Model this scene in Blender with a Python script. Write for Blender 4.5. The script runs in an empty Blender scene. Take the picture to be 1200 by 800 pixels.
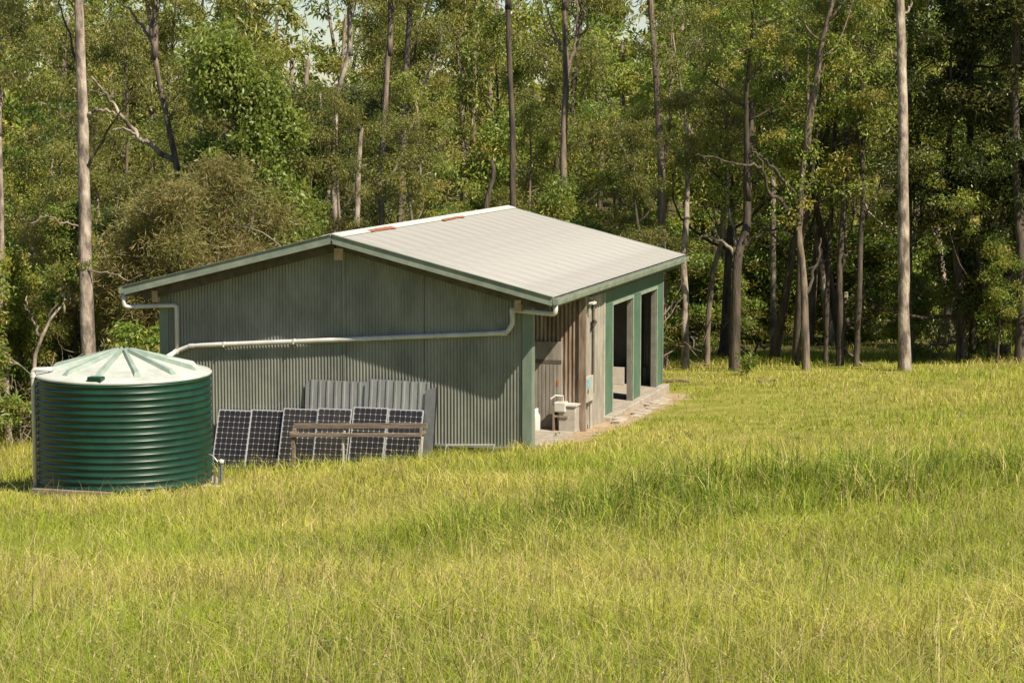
import bpy, math
import numpy as np
from mathutils import Vector, Matrix

S = bpy.context.scene
COL = S.collection
RNG = np.random.default_rng(7)

# ------------------------------------------------------------------ camera
F_PX = 2600.0                                   # focal length in photo pixels (photo is 1200 wide)
CAM = np.array([21.874, -46.302, 7.515]); YAW = -0.284; PITCH = -0.108
cam_d = bpy.data.cameras.new('camera'); cam_d.sensor_width = 36.0; cam_d.lens = F_PX / 1200 * 36
cam_d.clip_start = 0.5; cam_d.clip_end = 3000
cam = bpy.data.objects.new('camera', cam_d); COL.objects.link(cam)
cam.location = CAM; cam.rotation_euler = (math.pi / 2 + PITCH, 0, -YAW)
S.camera = cam

# ------------------------------------------------------------------ sky, sun, exposure
SUN_TO = Vector((1.68, -0.90, 2.16)).normalized()     # direction towards the sun (from the roof's shadow on the gable)
SUN_EL = math.asin(SUN_TO.z); SUN_AZ = math.atan2(SUN_TO.x, SUN_TO.y)
world = bpy.data.worlds.new('World'); S.world = world; world.use_nodes = True
wn = world.node_tree.nodes; wl = world.node_tree.links; wn.clear()
sky = wn.new('ShaderNodeTexSky'); sky.sky_type = 'NISHITA'; sky.sun_disc = False
sky.sun_elevation = SUN_EL; sky.sun_rotation = SUN_AZ; sky.air_density = 1.0; sky.dust_density = 0.2; sky.ozone_density = 2.0
bg = wn.new('ShaderNodeBackground'); bg.inputs['Strength'].default_value = 0.06
wo = wn.new('ShaderNodeOutputWorld'); wl.new(sky.outputs[0], bg.inputs[0]); wl.new(bg.outputs[0], wo.inputs[0])
sun_d = bpy.data.lights.new('sun', 'SUN'); sun_d.energy = 5.0; sun_d.angle = math.radians(0.55); sun_d.color = (1.0, 0.895, 0.715)
sun = bpy.data.objects.new('sun', sun_d); COL.objects.link(sun)
sun.rotation_euler = SUN_TO.to_track_quat('Z', 'Y').to_euler()
S.view_settings.view_transform = 'Standard'; S.view_settings.look = 'None'
S.view_settings.exposure = 0.75; S.view_settings.gamma = 1.0; S.view_settings.use_curve_mapping = False
S.render.engine = 'CYCLES'
S.cycles.max_bounces = 6; S.cycles.diffuse_bounces = 3; S.cycles.transmission_bounces = 3; S.cycles.transparent_max_bounces = 4

# ------------------------------------------------------------------ surveying helpers (a pixel of the photo at a known depth or plane)
_fw = np.array([math.sin(YAW) * math.cos(PITCH), math.cos(YAW) * math.cos(PITCH), math.sin(PITCH)])
_rt = np.array([math.cos(YAW), -math.sin(YAW), 0.0]); _up = np.cross(_rt, _fw)
def ray(px, py): return _fw + _rt * (px - 600) / F_PX + _up * (400 - py) / F_PX
def at(px, py, D): return CAM + D * ray(px, py)
def on_y(px, py, Y): d = ray(px, py); return CAM + d * (Y - CAM[1]) / d[1]
def on_x(px, py, X): d = ray(px, py); return CAM + d * (X - CAM[0]) / d[0]
def col_at(px, D):                                # plan position under an image column at a depth
    p = CAM + D * (_fw + _rt * (px - 600) / F_PX); return p[0], p[1]

# ------------------------------------------------------------------ terrain height
_ctl = [(15.43, -34.94, 4.10), (21.19, -33.26, 4.12), (18.3, -34.1, 4.12), (2.4, -7.6, -.24), (0.4, -6.3, -.32), (3.4, -4.6, -.25), (1.6, -.8, -.86), (3.5, -.8, -.74),
        (6.5, -.8, -.32), (8.6, -.2, -.05), (9.4, 2.0, .02), (9.8, 5, -.05), (10.0, 10.6, -.15), (0, 0, -1.0), (-2.5, 0, -1.2), (14.5, 21.9, -.68),
        (18, 22.9, -.45), (-9, 8.6, -2.05), (8.4, 18, -.62), (-5.8, 7.5, -1.7), (21.9, -46.3, 5.85), (25, -72, 8.2), (-20, -30, 2.2),
        (45, -20, 3.6), (46, 20, .6), (-30, 10, -3.2), (0, 45, -2.0), (25, 55, -1.6), (-30, 50, -3.4), (-12, 72, -.8), (20, 80, .0),
        (-20, 110, 3), (12, 118, 3.5), (45, 105, 3), (-60, 100, 2), (65, 140, 6), (0, 180, 9), (-85, 170, 8), (70, 60, 1)]
_ctl += [tuple(at(1200, 522, 46)), tuple(at(900, 484, 54)), tuple(at(20, 566, 47)), tuple(at(1200, 640, 25)), tuple(at(900, 560, 36)), tuple(at(300, 640, 30))]
_ctl = np.array(_ctl, float)
def _phi(r2): return 0.5 * r2 * np.log(r2 + 1e-9)
_n = len(_ctl); _K = np.zeros((_n + 3, _n + 3))
_d2 = ((_ctl[:, None, :2] - _ctl[None, :, :2]) ** 2).sum(-1)
_K[:_n, :_n] = _phi(_d2) + np.eye(_n) * 6.0
_K[:_n, _n] = 1; _K[:_n, _n + 1:] = _ctl[:, :2]; _K[_n, :_n] = 1; _K[_n + 1:, :_n] = _ctl[:, :2].T
_w = np.linalg.solve(_K, np.concatenate([_ctl[:, 2], np.zeros(3)]))
def ground(x, y):
    x = np.atleast_1d(np.asarray(x, float)); y = np.atleast_1d(np.asarray(y, float)); sh = x.shape
    xf, yf = x.ravel(), y.ravel(); out = np.empty(xf.size)
    for i in range(0, xf.size, 40000):
        a, b = xf[i:i + 40000], yf[i:i + 40000]
        d2 = (a[:, None] - _ctl[None, :, 0]) ** 2 + (b[:, None] - _ctl[None, :, 1]) ** 2
        z = _phi(d2) @ _w[:_n] + _w[_n] + _w[_n + 1] * a + _w[_n + 2] * b
        r = np.hypot(a, b - 40); t = np.clip((r - 120) / 130, 0, 1); t = t * t * (3 - 2 * t)
        out[i:i + 40000] = np.clip(z, -8, 30) * (1 - t) + 7 * t
    return out.reshape(sh)
def gz(x, y): return float(ground(x, y)[0])

# ------------------------------------------------------------------ value noise for layout
_tab = np.random.default_rng(3).random((256, 256))
def vnoise(x, y, s):
    x = np.asarray(x) / s; y = np.asarray(y) / s
    xi = np.floor(x).astype(int); yi = np.floor(y).astype(int); fx = x - xi; fy = y - yi
    fx = fx * fx * (3 - 2 * fx); fy = fy * fy * (3 - 2 * fy)
    g = lambda a, b: _tab[a & 255, b & 255]
    return (g(xi, yi) * (1 - fx) + g(xi + 1, yi) * fx) * (1 - fy) + (g(xi, yi + 1) * (1 - fx) + g(xi + 1, yi + 1) * fx) * fy

# ------------------------------------------------------------------ materials
M = {}
def pmat(name, c1, c2=None, scale=4.0, rough=0.7, metal=0.0, bump=0.0, bscale=None, stretch=(1, 1, 1), c3=None, spec=0.5, detail=6.0, lo=.38, hi=.62):
    m = bpy.data.materials.new(name); m.use_nodes = True; nt = m.node_tree; N = nt.nodes; L = nt.links
    b = N['Principled BSDF']; b.inputs['Roughness'].default_value = rough; b.inputs['Metallic'].default_value = metal
    b.inputs['Specular IOR Level'].default_value = spec
    tc = N.new('ShaderNodeTexCoord'); mp = N.new('ShaderNodeMapping'); mp.inputs['Scale'].default_value = stretch
    L.new(tc.outputs['Object'], mp.inputs[0])
    if c2 is None: b.inputs['Base Color'].default_value = (*c1, 1)
    else:
        nz = N.new('ShaderNodeTexNoise'); nz.inputs['Scale'].default_value = scale; nz.inputs['Detail'].default_value = detail; nz.inputs['Roughness'].default_value = .62
        L.new(mp.outputs[0], nz.inputs['Vector'])
        r = N.new('ShaderNodeValToRGB'); r.color_ramp.elements[0].position = lo; r.color_ramp.elements[1].position = hi
        r.color_ramp.elements[0].color = (*c1, 1); r.color_ramp.elements[1].color = (*c2, 1)
        if c3 is not None:
            e = r.color_ramp.elements.new(min(.95, hi + .1)); e.color = (*c3, 1)
        L.new(nz.outputs['Fac'], r.inputs[0]); L.new(r.outputs[0], b.inputs['Base Color'])
    if bump:
        n2 = N.new('ShaderNodeTexNoise'); n2.inputs['Scale'].default_value = bscale or scale * 4; n2.inputs['Detail'].default_value = 5
        L.new(mp.outputs[0], n2.inputs['Vector']); bp = N.new('ShaderNodeBump'); bp.inputs['Strength'].default_value = bump; bp.inputs['Distance'].default_value = .03
        L.new(n2.outputs['Fac'], bp.inputs['Height']); L.new(bp.outputs[0], b.inputs['Normal'])
    M[name] = m; return m

def leafmat(name, trans=0.35, rough=.5, spec=.35):
    """foliage and grass: the colour is the leaf's own tint, stored per leaf, with a small change from tree to tree"""
    m = bpy.data.materials.new(name); m.use_nodes = True; nt = m.node_tree; N = nt.nodes; L = nt.links
    b = N['Principled BSDF']; b.inputs['Roughness'].default_value = rough; b.inputs['Specular IOR Level'].default_value = spec
    a = N.new('ShaderNodeAttribute'); a.attribute_name = 'tint'
    oi = N.new('ShaderNodeObjectInfo'); mr = N.new('ShaderNodeMapRange'); mr.inputs[3].default_value = .8; mr.inputs[4].default_value = 1.2
    L.new(oi.outputs['Random'], mr.inputs[0])
    hs = N.new('ShaderNodeHueSaturation'); L.new(a.outputs['Color'], hs.inputs['Color']); L.new(mr.outputs[0], hs.inputs['Value'])
    t = N.new('ShaderNodeBsdfTranslucent'); mx = N.new('ShaderNodeMixShader'); mx.inputs[0].default_value = trans
    L.new(hs.outputs[0], b.inputs['Base Color'])
    g = N.new('ShaderNodeMix'); g.data_type = 'RGBA'; g.blend_type = 'MULTIPLY'; g.inputs[0].default_value = 1
    L.new(hs.outputs[0], g.inputs[6]); g.inputs[7].default_value = (1.15, 1.2, .7, 1); L.new(g.outputs[2], t.inputs[0])
    L.new(b.outputs[0], mx.inputs[1]); L.new(t.outputs[0], mx.inputs[2]); L.new(mx.outputs[0], N['Material Output'].inputs[0])
    M[name] = m; return m

leafmat('leaf', .47, .42, .5); leafmat('grass', .40, .6, .25)
pmat('bark_pale', (.10, .078, .062), (.31, .25, .20), 1.7, .85, bump=.9, bscale=9, stretch=(2.0, 2.0, .8), c3=(.44, .375, .31), lo=.40, hi=.54, detail=9)
pmat('bark_brown', (.075, .058, .044), (.225, .172, .130), 3.5, .9, bump=.7, stretch=(2, 2, .35))
pmat('bark_dark', (.035, .027, .02), (.105, .082, .06), 4, .95, bump=.8, stretch=(2, 2, .3))
pmat('twig_pale', (.13, .105, .08), (.27, .225, .18), 3, .9)
pmat('steel_wall', (.185, .195, .175), (.275, .278, .25), 1.3, .45, .4, bump=.05, stretch=(1, 1, .5))
pmat('steel_roof', (.265, .256, .236), (.42, .408, .38), .7, .5, .10, bump=.03, stretch=(.6, 1.2, 1), lo=.3, hi=.66)
pmat('ridge_paint', (.52, .51, .48), (.58, .57, .54), 3, .5)
pmat('rust_red', (.20, .07, .035), (.34, .13, .06), 12, .8, bump=.2)
pmat('rusty_steel', (.17, .105, .07), (.33, .27, .215), 2.2, .6, .15, stretch=(3, 3, .5), c3=(.42, .37, .31))
pmat('side_steel', (.24, .215, .18), (.36, .33, .285), 2.2, .5, .2, stretch=(2, 2, .5))
pmat('trim_green', (.125, .165, .13), (.18, .22, .175), 3, .5, stretch=(1, 1, .3))
pmat('barge_green', (.165, .195, .155), (.24, .27, .215), 2.5, .55, bump=.06)
pmat('door_green', (.062, .125, .086), (.085, .155, .108), 2, .45)
pmat('track_grey', (.14, .135, .11), (.19, .18, .15), 4, .6)
pmat('frame_pale', (.20, .25, .19), (.28, .32, .25), 5, .5)
pmat('pvc', (.49, .48, .45), (.60, .59, .56), 4, .38)
pmat('timber_under', (.07, .06, .045), (.12, .10, .075), 6, .85)
pmat('timber_raw', (.36, .27, .18), (.50, .40, .29), 8, .8)
pmat('timber_worn', (.13, .10, .075), (.25, .20, .155), 5, .85, bump=.4, stretch=(.5, 6, 6))
pmat('concrete', (.26, .225, .18), (.37, .325, .27), 4, .9, bump=.3)
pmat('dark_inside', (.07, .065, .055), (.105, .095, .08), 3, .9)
pmat('tank_green', (.004, .028, .018), (.008, .044, .028), 1.6, .36, spec=.5)
pmat('tank_roof', (.33, .35, .31), (.50, .52, .475), 1.6, .5, detail=9, lo=.3, hi=.58)
pmat('tank_rib', (.21, .28, .23), (.30, .355, .305), 4, .4)
pmat('zinc', (.26, .265, .265), (.36, .365, .36), 3, .4, .45, stretch=(2, 2, .4))
pmat('zinc_dark', (.17, .175, .18), (.23, .235, .24), 3, .45, .4)
pmat('alu', (.66, .66, .65), (.74, .74, .73), 5, .35, .5)
pmat('box_grey', (.33, .30, .255), (.43, .40, .345), 5, .55)
pmat('label_blue', (.12, .36, .48), (.20, .45, .55), 20, .5)
pmat('white_paint', (.46, .44, .40), (.58, .56, .52), 6, .45)
pmat('orange', (.55, .13, .02), None, rough=.6)
pmat('pale_board', (.44, .40, .34), (.52, .48, .42), 3, .7)
pmat('log_bark', (.10, .075, .055), (.22, .165, .12), 4, .95, bump=.8, stretch=(.5, 3, 3))
pmat('stone', (.30, .26, .21), (.44, .39, .32), 3, .9, bump=.5)

# ground: soil and turf under the blades; bare earth by the shed comes from the 'bare' attribute, leaf litter from 'litter'
def ground_material():
    m = bpy.data.materials.new('turf'); m.use_nodes = True; nt = m.node_tree; N = nt.nodes; L = nt.links
    b = N['Principled BSDF']; b.inputs['Roughness'].default_value = .95; b.inputs['Specular IOR Level'].default_value = .1
    tc = N.new('ShaderNodeTexCoord')
    def noise(sc, det=6): n = N.new('ShaderNodeTexNoise'); n.inputs['Scale'].default_value = sc; n.inputs['Detail'].default_value = det; L.new(tc.outputs['Object'], n.inputs['Vector']); return n
    def ramp(src, a, ca, z, cz):
        r = N.new('ShaderNodeValToRGB'); e = r.color_ramp.elements; e[0].position = a; e[1].position = z; e[0].color = (*ca, 1); e[1].color = (*cz, 1); L.new(src, r.inputs[0]); return r
    def mix(f, c1, c2): x = N.new('ShaderNodeMix'); x.data_type = 'RGBA'; L.new(f, x.inputs[0]); L.new(c1, x.inputs[6]); L.new(c2, x.inputs[7]); return x
    turf = ramp(noise(1.3).outputs['Fac'], .35, (.17, .185, .03), .65, (.29, .26, .07))
    bare = ramp(noise(3).outputs['Fac'], .35, (.30, .215, .13), .7, (.44, .345, .23))
    lit = ramp(noise(2.2).outputs['Fac'], .35, (.05, .045, .018), .68, (.13, .12, .045))
    a1 = N.new('ShaderNodeAttribute'); a1.attribute_name = 'bare'; a2 = N.new('ShaderNodeAttribute'); a2.attribute_name = 'litter'
    def wobble(attr):
        n = noise(1.8, 5); ad = N.new('ShaderNodeMath'); ad.operation = 'MULTIPLY_ADD'; L.new(n.outputs['Fac'], ad.inputs[0]); ad.inputs[1].default_value = 1.2; L.new(attr.outputs['Fac'], ad.inputs[2])
        mr = N.new('ShaderNodeMapRange'); mr.inputs[1].default_value = .95; mr.inputs[2].default_value = 1.25; L.new(ad.outputs[0], mr.inputs[0]); return mr
    x = mix(wobble(a2).outputs[0], turf.outputs[0], lit.outputs[0]); x = mix(wobble(a1).outputs[0], x.outputs[2], bare.outputs[0])
    L.new(x.outputs[2], b.inputs['Base Color'])
    bp = N.new('ShaderNodeBump'); bp.inputs['Strength'].default_value = .8; bp.inputs['Distance'].default_value = .08; L.new(noise(9).outputs['Fac'], bp.inputs['Height']); L.new(bp.outputs[0], b.inputs['Normal'])
    M['turf'] = m
ground_material()

def panel_material():
    """photovoltaic cells: 6 x 12 dark cells with clipped corners on a white sheet (flat print under the glass)"""
    m = bpy.data.materials.new('solar_cells'); m.use_nodes = True; nt = m.node_tree; N = nt.nodes; L = nt.links
    b = N['Principled BSDF']; b.inputs['Roughness'].default_value = .18; b.inputs['Specular IOR Level'].default_value = .5
    tc = N.new('ShaderNodeTexCoord'); sp = N.new('ShaderNodeSeparateXYZ'); L.new(tc.outputs['Object'], sp.inputs[0])
    def mth(op, a, bb=None, c=None):
        n = N.new('ShaderNodeMath'); n.operation = op
        for i, v in enumerate((a, bb, c)):
            if v is None: continue
            if isinstance(v, (int, float)): n.inputs[i].default_value = v
            else: L.new(v, n.inputs[i])
        return n.outputs[0]
    fx = mth('FRACT', mth('MULTIPLY_ADD', sp.outputs[0], 1 / .1255, -.028 / .1255))
    fz = mth('FRACT', mth('MULTIPLY_ADD', sp.outputs[2], 1 / .1265, -.030 / .1265))
    ax = mth('ABSOLUTE', mth('SUBTRACT', fx, .5)); az = mth('ABSOLUTE', mth('SUBTRACT', fz, .5))
    corner = mth('GREATER_THAN', mth('ADD', ax, az), .85); line = mth('GREATER_THAN', mth('MAXIMUM', ax, az), .488)
    mk = mth('MAXIMUM', corner, line)
    x = N.new('ShaderNodeMix'); x.data_type = 'RGBA'; L.new(mk, x.inputs[0]); x.inputs[6].default_value = (.010, .010, .014, 1); x.inputs[7].default_value = (.36, .35, .33, 1)
    nz = N.new('ShaderNodeTexNoise'); nz.inputs['Scale'].default_value = 2.4; nz.inputs['Detail'].default_value = 6; L.new(tc.outputs['Object'], nz.inputs['Vector'])
    oi = N.new('ShaderNodeObjectInfo'); d_ = mth('MULTIPLY', nz.outputs['Fac'], mth('MULTIPLY_ADD', oi.outputs['Random'], .12, .05))
    y = N.new('ShaderNodeMix'); y.data_type = 'RGBA'; L.new(d_, y.inputs[0]); L.new(x.outputs[2], y.inputs[6]); y.inputs[7].default_value = (.34, .29, .22, 1)
    L.new(mth('MULTIPLY_ADD', nz.outputs['Fac'], .35, .08), b.inputs['Roughness'])
    L.new(y.outputs[2], b.inputs['Base Color']); M['solar_cells'] = m
panel_material()

# ------------------------------------------------------------------ mesh helpers
def fast_mesh(name, V, T, tint=None, smooth=False):
    """V (n,3), T (m,3) triangles"""
    me = bpy.data.meshes.new(name); V = np.ascontiguousarray(V, np.float32); T = np.ascontiguousarray(T, np.int32)
    me.vertices.add(len(V)); me.vertices.foreach_set('co', V.ravel())
    me.loops.add(T.size); me.loops.foreach_set('vertex_index', T.ravel())
    me.polygons.add(len(T)); me.polygons.foreach_set('loop_start', np.arange(0, T.size, 3, dtype=np.int32))
    me.update(calc_edges=True)
    if smooth: me.polygons.foreach_set('use_smooth', np.ones(len(T), bool))
    if tint is not None:
        at_ = me.color_attributes.new('tint', 'FLOAT_COLOR', 'POINT')
        c = np.ones((len(V), 4), np.float32); c[:, :3] = tint; at_.data.foreach_set('color', c.ravel())
    return me

class MB:
    def __init__(s): s.v = []; s.f = []
    def add(s, V, Fc):
        o = len(s.v); s.v += [tuple(map(float, p)) for p in V]; s.f += [tuple(i + o for i in q) for q in Fc]; return s
    def box(s, a, b, mat=None):
        (x0, y0, z0), (x1, y1, z1) = a, b
        V = [(x0, y0, z0), (x1, y0, z0), (x1, y1, z0), (x0, y1, z0), (x0, y0, z1), (x1, y0, z1), (x1, y1, z1), (x0, y1, z1)]
        if mat is not None: V = [mat @ Vector(p) for p in V]
        return s.add(V, [(3, 2, 1, 0), (4, 5, 6, 7), (0, 1, 5, 4), (1, 2, 6, 5), (2, 3, 7, 6), (3, 0, 4, 7)])
    def bar(s, p, q, w, h, up=(0, 0, 1)):
        """box beam from p to q, w across, h along up"""
        p = np.array(p, float); q = np.array(q, float); d = q - p; d /= np.linalg.norm(d); u = np.array(up, float)
        sd = np.cross(d, u); sd /= np.linalg.norm(sd); u = np.cross(sd, d)
        V = [c + sd * w / 2 * i + u * h / 2 * j for c in (p, q) for i, j in ((-1, -1), (1, -1), (1, 1), (-1, 1))]
        return s.add(V, [(0, 1, 2, 3), (7, 6, 5, 4), (0, 4, 5, 1), (1, 5, 6, 2), (2, 6, 7, 3), (3, 7, 4, 0)])
    def tube(s, P, r, n=10, cap=True):
        P = np.array(P, float); r = np.broadcast_to(np.asarray(r, float), (len(P),))
        V, Fc = tube_arrays(P, r, n)
        if cap: Fc = Fc + [tuple(range(n - 1, -1, -1)), tuple((len(P) - 1) * n + i for i in range(n))]
        return s.add(V, Fc)
    def lathe(s, prof, n=48, c=(0, 0, 0), cap=True):
        V = []; Fc = []
        for r, z in prof:
            for i in range(n): a = 2 * math.pi * i / n; V.append((c[0] + r * math.cos(a), c[1] + r * math.sin(a), c[2] + z))
        for k in range(len(prof) - 1):
            for i in range(n): j = (i + 1) % n; Fc.append((k * n + i, k * n + j, (k + 1) * n + j, (k + 1) * n + i))
        if cap: Fc += [tuple(range(n - 1, -1, -1)), tuple((len(prof) - 1) * n + i for i in range(n))]
        return s.add(V, Fc)
    def build(s, name, mat, parent=None, smooth=False, bevel=0.0):
        me = bpy.data.meshes.new(name); me.from_pydata(s.v, [], s.f); me.update()
        if smooth: me.polygons.foreach_set('use_smooth', np.ones(len(me.polygons), bool))
        return link(name, me, mat, parent, bevel)

def tube_arrays(P, r, n):
    d = np.gradient(P, axis=0); d /= np.linalg.norm(d, axis=1)[:, None] + 1e-12
    ref = np.array([0, 0, 1.0]) if abs(d[0][2]) < .8 else np.array([1.0, 0, 0])
    V = []; u = None
    for k in range(len(P)):
        if u is None: u = np.cross(ref, d[k])
        else: u = u - d[k] * (u @ d[k])
        u /= np.linalg.norm(u) + 1e-12; w = np.cross(d[k], u)
        for i in range(n): a = 2 * math.pi * i / n; V.append(P[k] + r[k] * (math.cos(a) * u + math.sin(a) * w))
    Fc = [(k * n + i, k * n + (i + 1) % n, (k + 1) * n + (i + 1) % n, (k + 1) * n + i) for k in range(len(P) - 1) for i in range(n)]
    return V, Fc

def link(name, me, mat, parent=None, bevel=0.0):
    o = bpy.data.objects.new(name, me); COL.objects.link(o)
    if mat is not None and len(me.materials) == 0: me.materials.append(M[mat] if isinstance(mat, str) else mat)
    if parent is not None: o.parent = parent
    if bevel:
        b = o.modifiers.new('bevel', 'BEVEL'); b.width = bevel; b.segments = 2; b.limit_method = 'ANGLE'
    return o
def tag(o, label=None, cat=None, group=None, kind=None):
    if label: o['label'] = label
    if cat: o['category'] = cat
    if group: o['group'] = group
    if kind: o['kind'] = kind
    return o
def thing(name, label, cat, loc=(0, 0, 0), rot=(0, 0, 0), group=None, scale=1.0):
    o = bpy.data.objects.new(name, None); o.empty_display_size = .3; COL.objects.link(o)
    o.location = loc; o.rotation_euler = rot; o.scale = (scale,) * 3 if isinstance(scale, (int, float)) else scale
    return tag(o, label, cat, group)

# ================================================================== GROUND
def axis(lo, a, b, hi, fine, coarse_n):
    l = lo + (a - lo) * (1 - np.linspace(1, 0, coarse_n) ** 2.2); r = b + (hi - b) * np.linspace(0, 1, coarse_n) ** 2.2
    return np.unique(np.round(np.concatenate([l, np.arange(a, b + fine / 2, fine), r]), 4))
SHED_W, XE, XL, ZE, ZR, YF, YB, XW = 8.832, 9.535, -.497, 3.348, 4.593, -.9, 12.75, 9.25
XR = (XE + XL) / 2
YX = lambda px, py: float(on_x(px, py, XW)[1])          # where an image point falls along the door wall
TANK = np.array(at(145, 438, 45.0)); TANK_R = 1.775; TANK_Z0 = -.20
def inside_built(x, y):
    shed = (x > -.12) & (x < XW + .05) & (y > -.04) & (y < 11.35) & ~((x > SHED_W - .05) & (y < 2.0))
    apron = (x >= XW) & (x < XW + .22) & (y > 3.9) & (y < 11.4)
    tank = np.hypot(x - TANK[0], y - TANK[1]) < TANK_R + .06
    return shed | apron | tank
def bareness(x, y):
    dx = np.maximum(np.maximum(XW - x, x - (XW + .30)), 0); dy = np.maximum(np.maximum(3.2 - y, y - 10.6), 0)
    a = np.clip(1 - np.hypot(dx, dy) / 1.1, 0, 1)
    alc = np.clip(1 - np.hypot(np.maximum(np.maximum(8.8 - x, x - 9.6), 0), np.maximum(np.maximum(.6 - y, y - 3.), 0)) / .6, 0, 1)
    tk = np.clip(1.0 - np.abs(np.hypot(x - TANK[0], y - TANK[1]) - TANK_R - .1) / .55, 0, 1) * (0.55 + .45 * (x > TANK[0]))
    return np.maximum(np.maximum(a, alc), tk * .8)
def forestness(x, y):
    """1 beyond the edge of the wood"""
    D = (np.asarray(x) - CAM[0]) * _fw[0] + (np.asarray(y) - CAM[1]) * _fw[1]; s = (np.asarray(x) - CAM[0]) * _rt[0] + (np.asarray(y) - CAM[1]) * _rt[1]
    u = s / np.maximum(D, 1)                       # -.23 left edge of view, +.23 right edge
    edge = np.interp(u, [-.4, -.23, -.10, 0, .06, .12, .23, .4], [56, 60, 64, 70, 75, 76, 73, 70])
    return np.clip((D - edge) / 3.0, 0, 1)
gx = axis(-700, -16, 34, 700, .5, 40); gy = axis(-500, -50, 40, 900, .5, 46)
GX, GY = np.meshgrid(gx, gy, indexing='ij'); GZ = ground(GX, GY)
GZ = GZ + (vnoise(GX, GY, 1.7) - .5) * .07 * (np.hypot(GX - 5, GY) < 60)
V = np.stack([GX.ravel(), GY.ravel(), GZ.ravel()], 1); nx, ny = GX.shape
I = np.arange(nx * ny).reshape(nx, ny); a, b, c, d = I[:-1, :-1].ravel(), I[1:, :-1].ravel(), I[1:, 1:].ravel(), I[:-1, 1:].ravel()
gm = fast_mesh('ground', V, np.concatenate([np.stack([a, b, c], 1), np.stack([a, c, d], 1)]), smooth=True)
for nm, val in (('bare', bareness(GX, GY)), ('litter', forestness(GX, GY))):
    q = gm.attributes.new(nm, 'FLOAT', 'POINT'); q.data.foreach_set('value', np.ascontiguousarray(val.ravel(), np.float32))
tag(link('ground', gm, 'turf'), kind='structure')

# ================================================================== SHED
shed = thing('shed', 'large corrugated steel shed with pale gable roof and green doorway wall', 'shed')
def zroof(x): return ZR - (ZR - ZE) * abs(x - XR) / (XE - XR)
def corrugated(x0, x1, zb, zt, pitch, amp, seg=8, plane='y', c=0.0, sgn=1):
    """upright corrugated sheet; zb, zt functions of x; waves stand out from the plane"""
    n = max(2, int(round((x1 - x0) / pitch * seg))); V = []; Fc = []
    for i in range(n + 1):
        x = x0 + (x1 - x0) * i / n; off = c + amp * math.cos(2 * math.pi * x / pitch)
        for z in (zb(x), zt(x)): V.append((x, off, z) if plane == 'y' else (off, x, z))
    for i in range(n): Fc.append((2 * i, 2 * i + 2, 2 * i + 3, 2 * i + 1) if sgn > 0 else (2 * i + 1, 2 * i + 3, 2 * i + 2, 2 * i))
    return V, Fc
# front gable: sheets of ten waves, each lapped over the last
edges = np.linspace(0.0, SHED_W - .09, 13)
def wall_base(x): return -1.05 + 1.0 * min(1, max(0, x / 7.2))
for k in range(12):
    mb = MB(); lap = .0025 * (k % 2)
    mb.add(*corrugated(edges[k], edges[k + 1] + .03, wall_base, lambda x: zroof(x) - .14, .0762, .013, c=-.015 - lap))
    mb.build('wall_sheet', 'steel_wall', shed, smooth=True)
MB().box((4.43, -.036, wall_base(4.5)), (4.475, -.0285, zroof(4.45) - .2)).build('joint_strip', 'steel_wall', shed)
MB().box((6.35, -.035, wall_base(6.35)), (6.365, -.0285, zroof(6.36) - .2)).build('joint_strip', 'timber_under', shed)
# corner posts and base angle
MB().box((SHED_W - .22, -.075, -.35), (SHED_W, -.029, zroof(SHED_W) - .22)).box((SHED_W - .045, -.07, -.35), (SHED_W + .012, .14, zroof(SHED_W) - .22)).build('corner_trim', 'trim_green', shed, bevel=.006)
MB().box((-.03, -.06, -1.5), (.19, .12, zroof(.1) - .22)).build('corner_trim', 'trim_green', shed, bevel=.006)
MB().box((6.2, -.085, -.085), (SHED_W - .28, -.03, -.04)).build('base_angle', 'zinc', shed)
AY = YX(681, 506); YG = YX(708, 420); YE = YX(776, 400)
# other walls
mb = MB(); mb.add(*corrugated(0, 11.3, lambda y: -1.6, lambda y: ZE - .2, .0762, .0088, plane='x', c=0.005, seg=6)); mb.build('side_wall', 'steel_wall', shed, smooth=True)
mb = MB(); mb.add(*corrugated(0, XW, lambda x: -1.2, lambda x: zroof(x) - .14, .0762, .0088, c=11.3, seg=6)); mb.build('back_wall', 'steel_wall', shed, smooth=True)
# inner lining and slab
MB().box((.05, .05, -1.2), (XW - .02, 11.25, .02)).build('floor_slab', 'concrete', shed)
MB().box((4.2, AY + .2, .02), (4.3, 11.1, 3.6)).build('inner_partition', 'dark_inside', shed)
# alcove: rusty sheets facing the field, the wall behind the gable's free edge
for k in range(3):
    x0 = 7.6 + k * .6; mb = MB(); mb.add(*corrugated(x0, min(x0 + .62, XW - .03), lambda x: -.12, lambda x: zroof(x) - .12, .098, .013, c=AY - .003 * k, seg=8)); mb.build('alcove_sheet', 'rusty_steel', shed, smooth=True)
dr = MB().box((7.95, AY - .075, .0), (8.80, AY - .03, 2.02)).build('alcove_door', 'side_steel', shed, bevel=.006)
mb = MB()
for k in range(9): mb.box((7.98 + k * .09, AY - .083, .04), (8.03 + k * .09, AY - .0752, 1.5))
mb.build('ribbing', 'side_steel', dr)
MB().box((7.95, AY - .085, 1.52), (8.80, AY - .076, 1.60)).build('ledge', 'timber_under', dr)
MB().box((8.70, AY - .09, 1.02), (8.74, AY - .076, 1.14)).build('latch', 'orange', dr)
MB().box((9.20, AY - .06, -.1), (9.372, AY - .02, zroof(9.3) - .12)).build('corner_board', 'rusty_steel', shed, bevel=.004)
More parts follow.
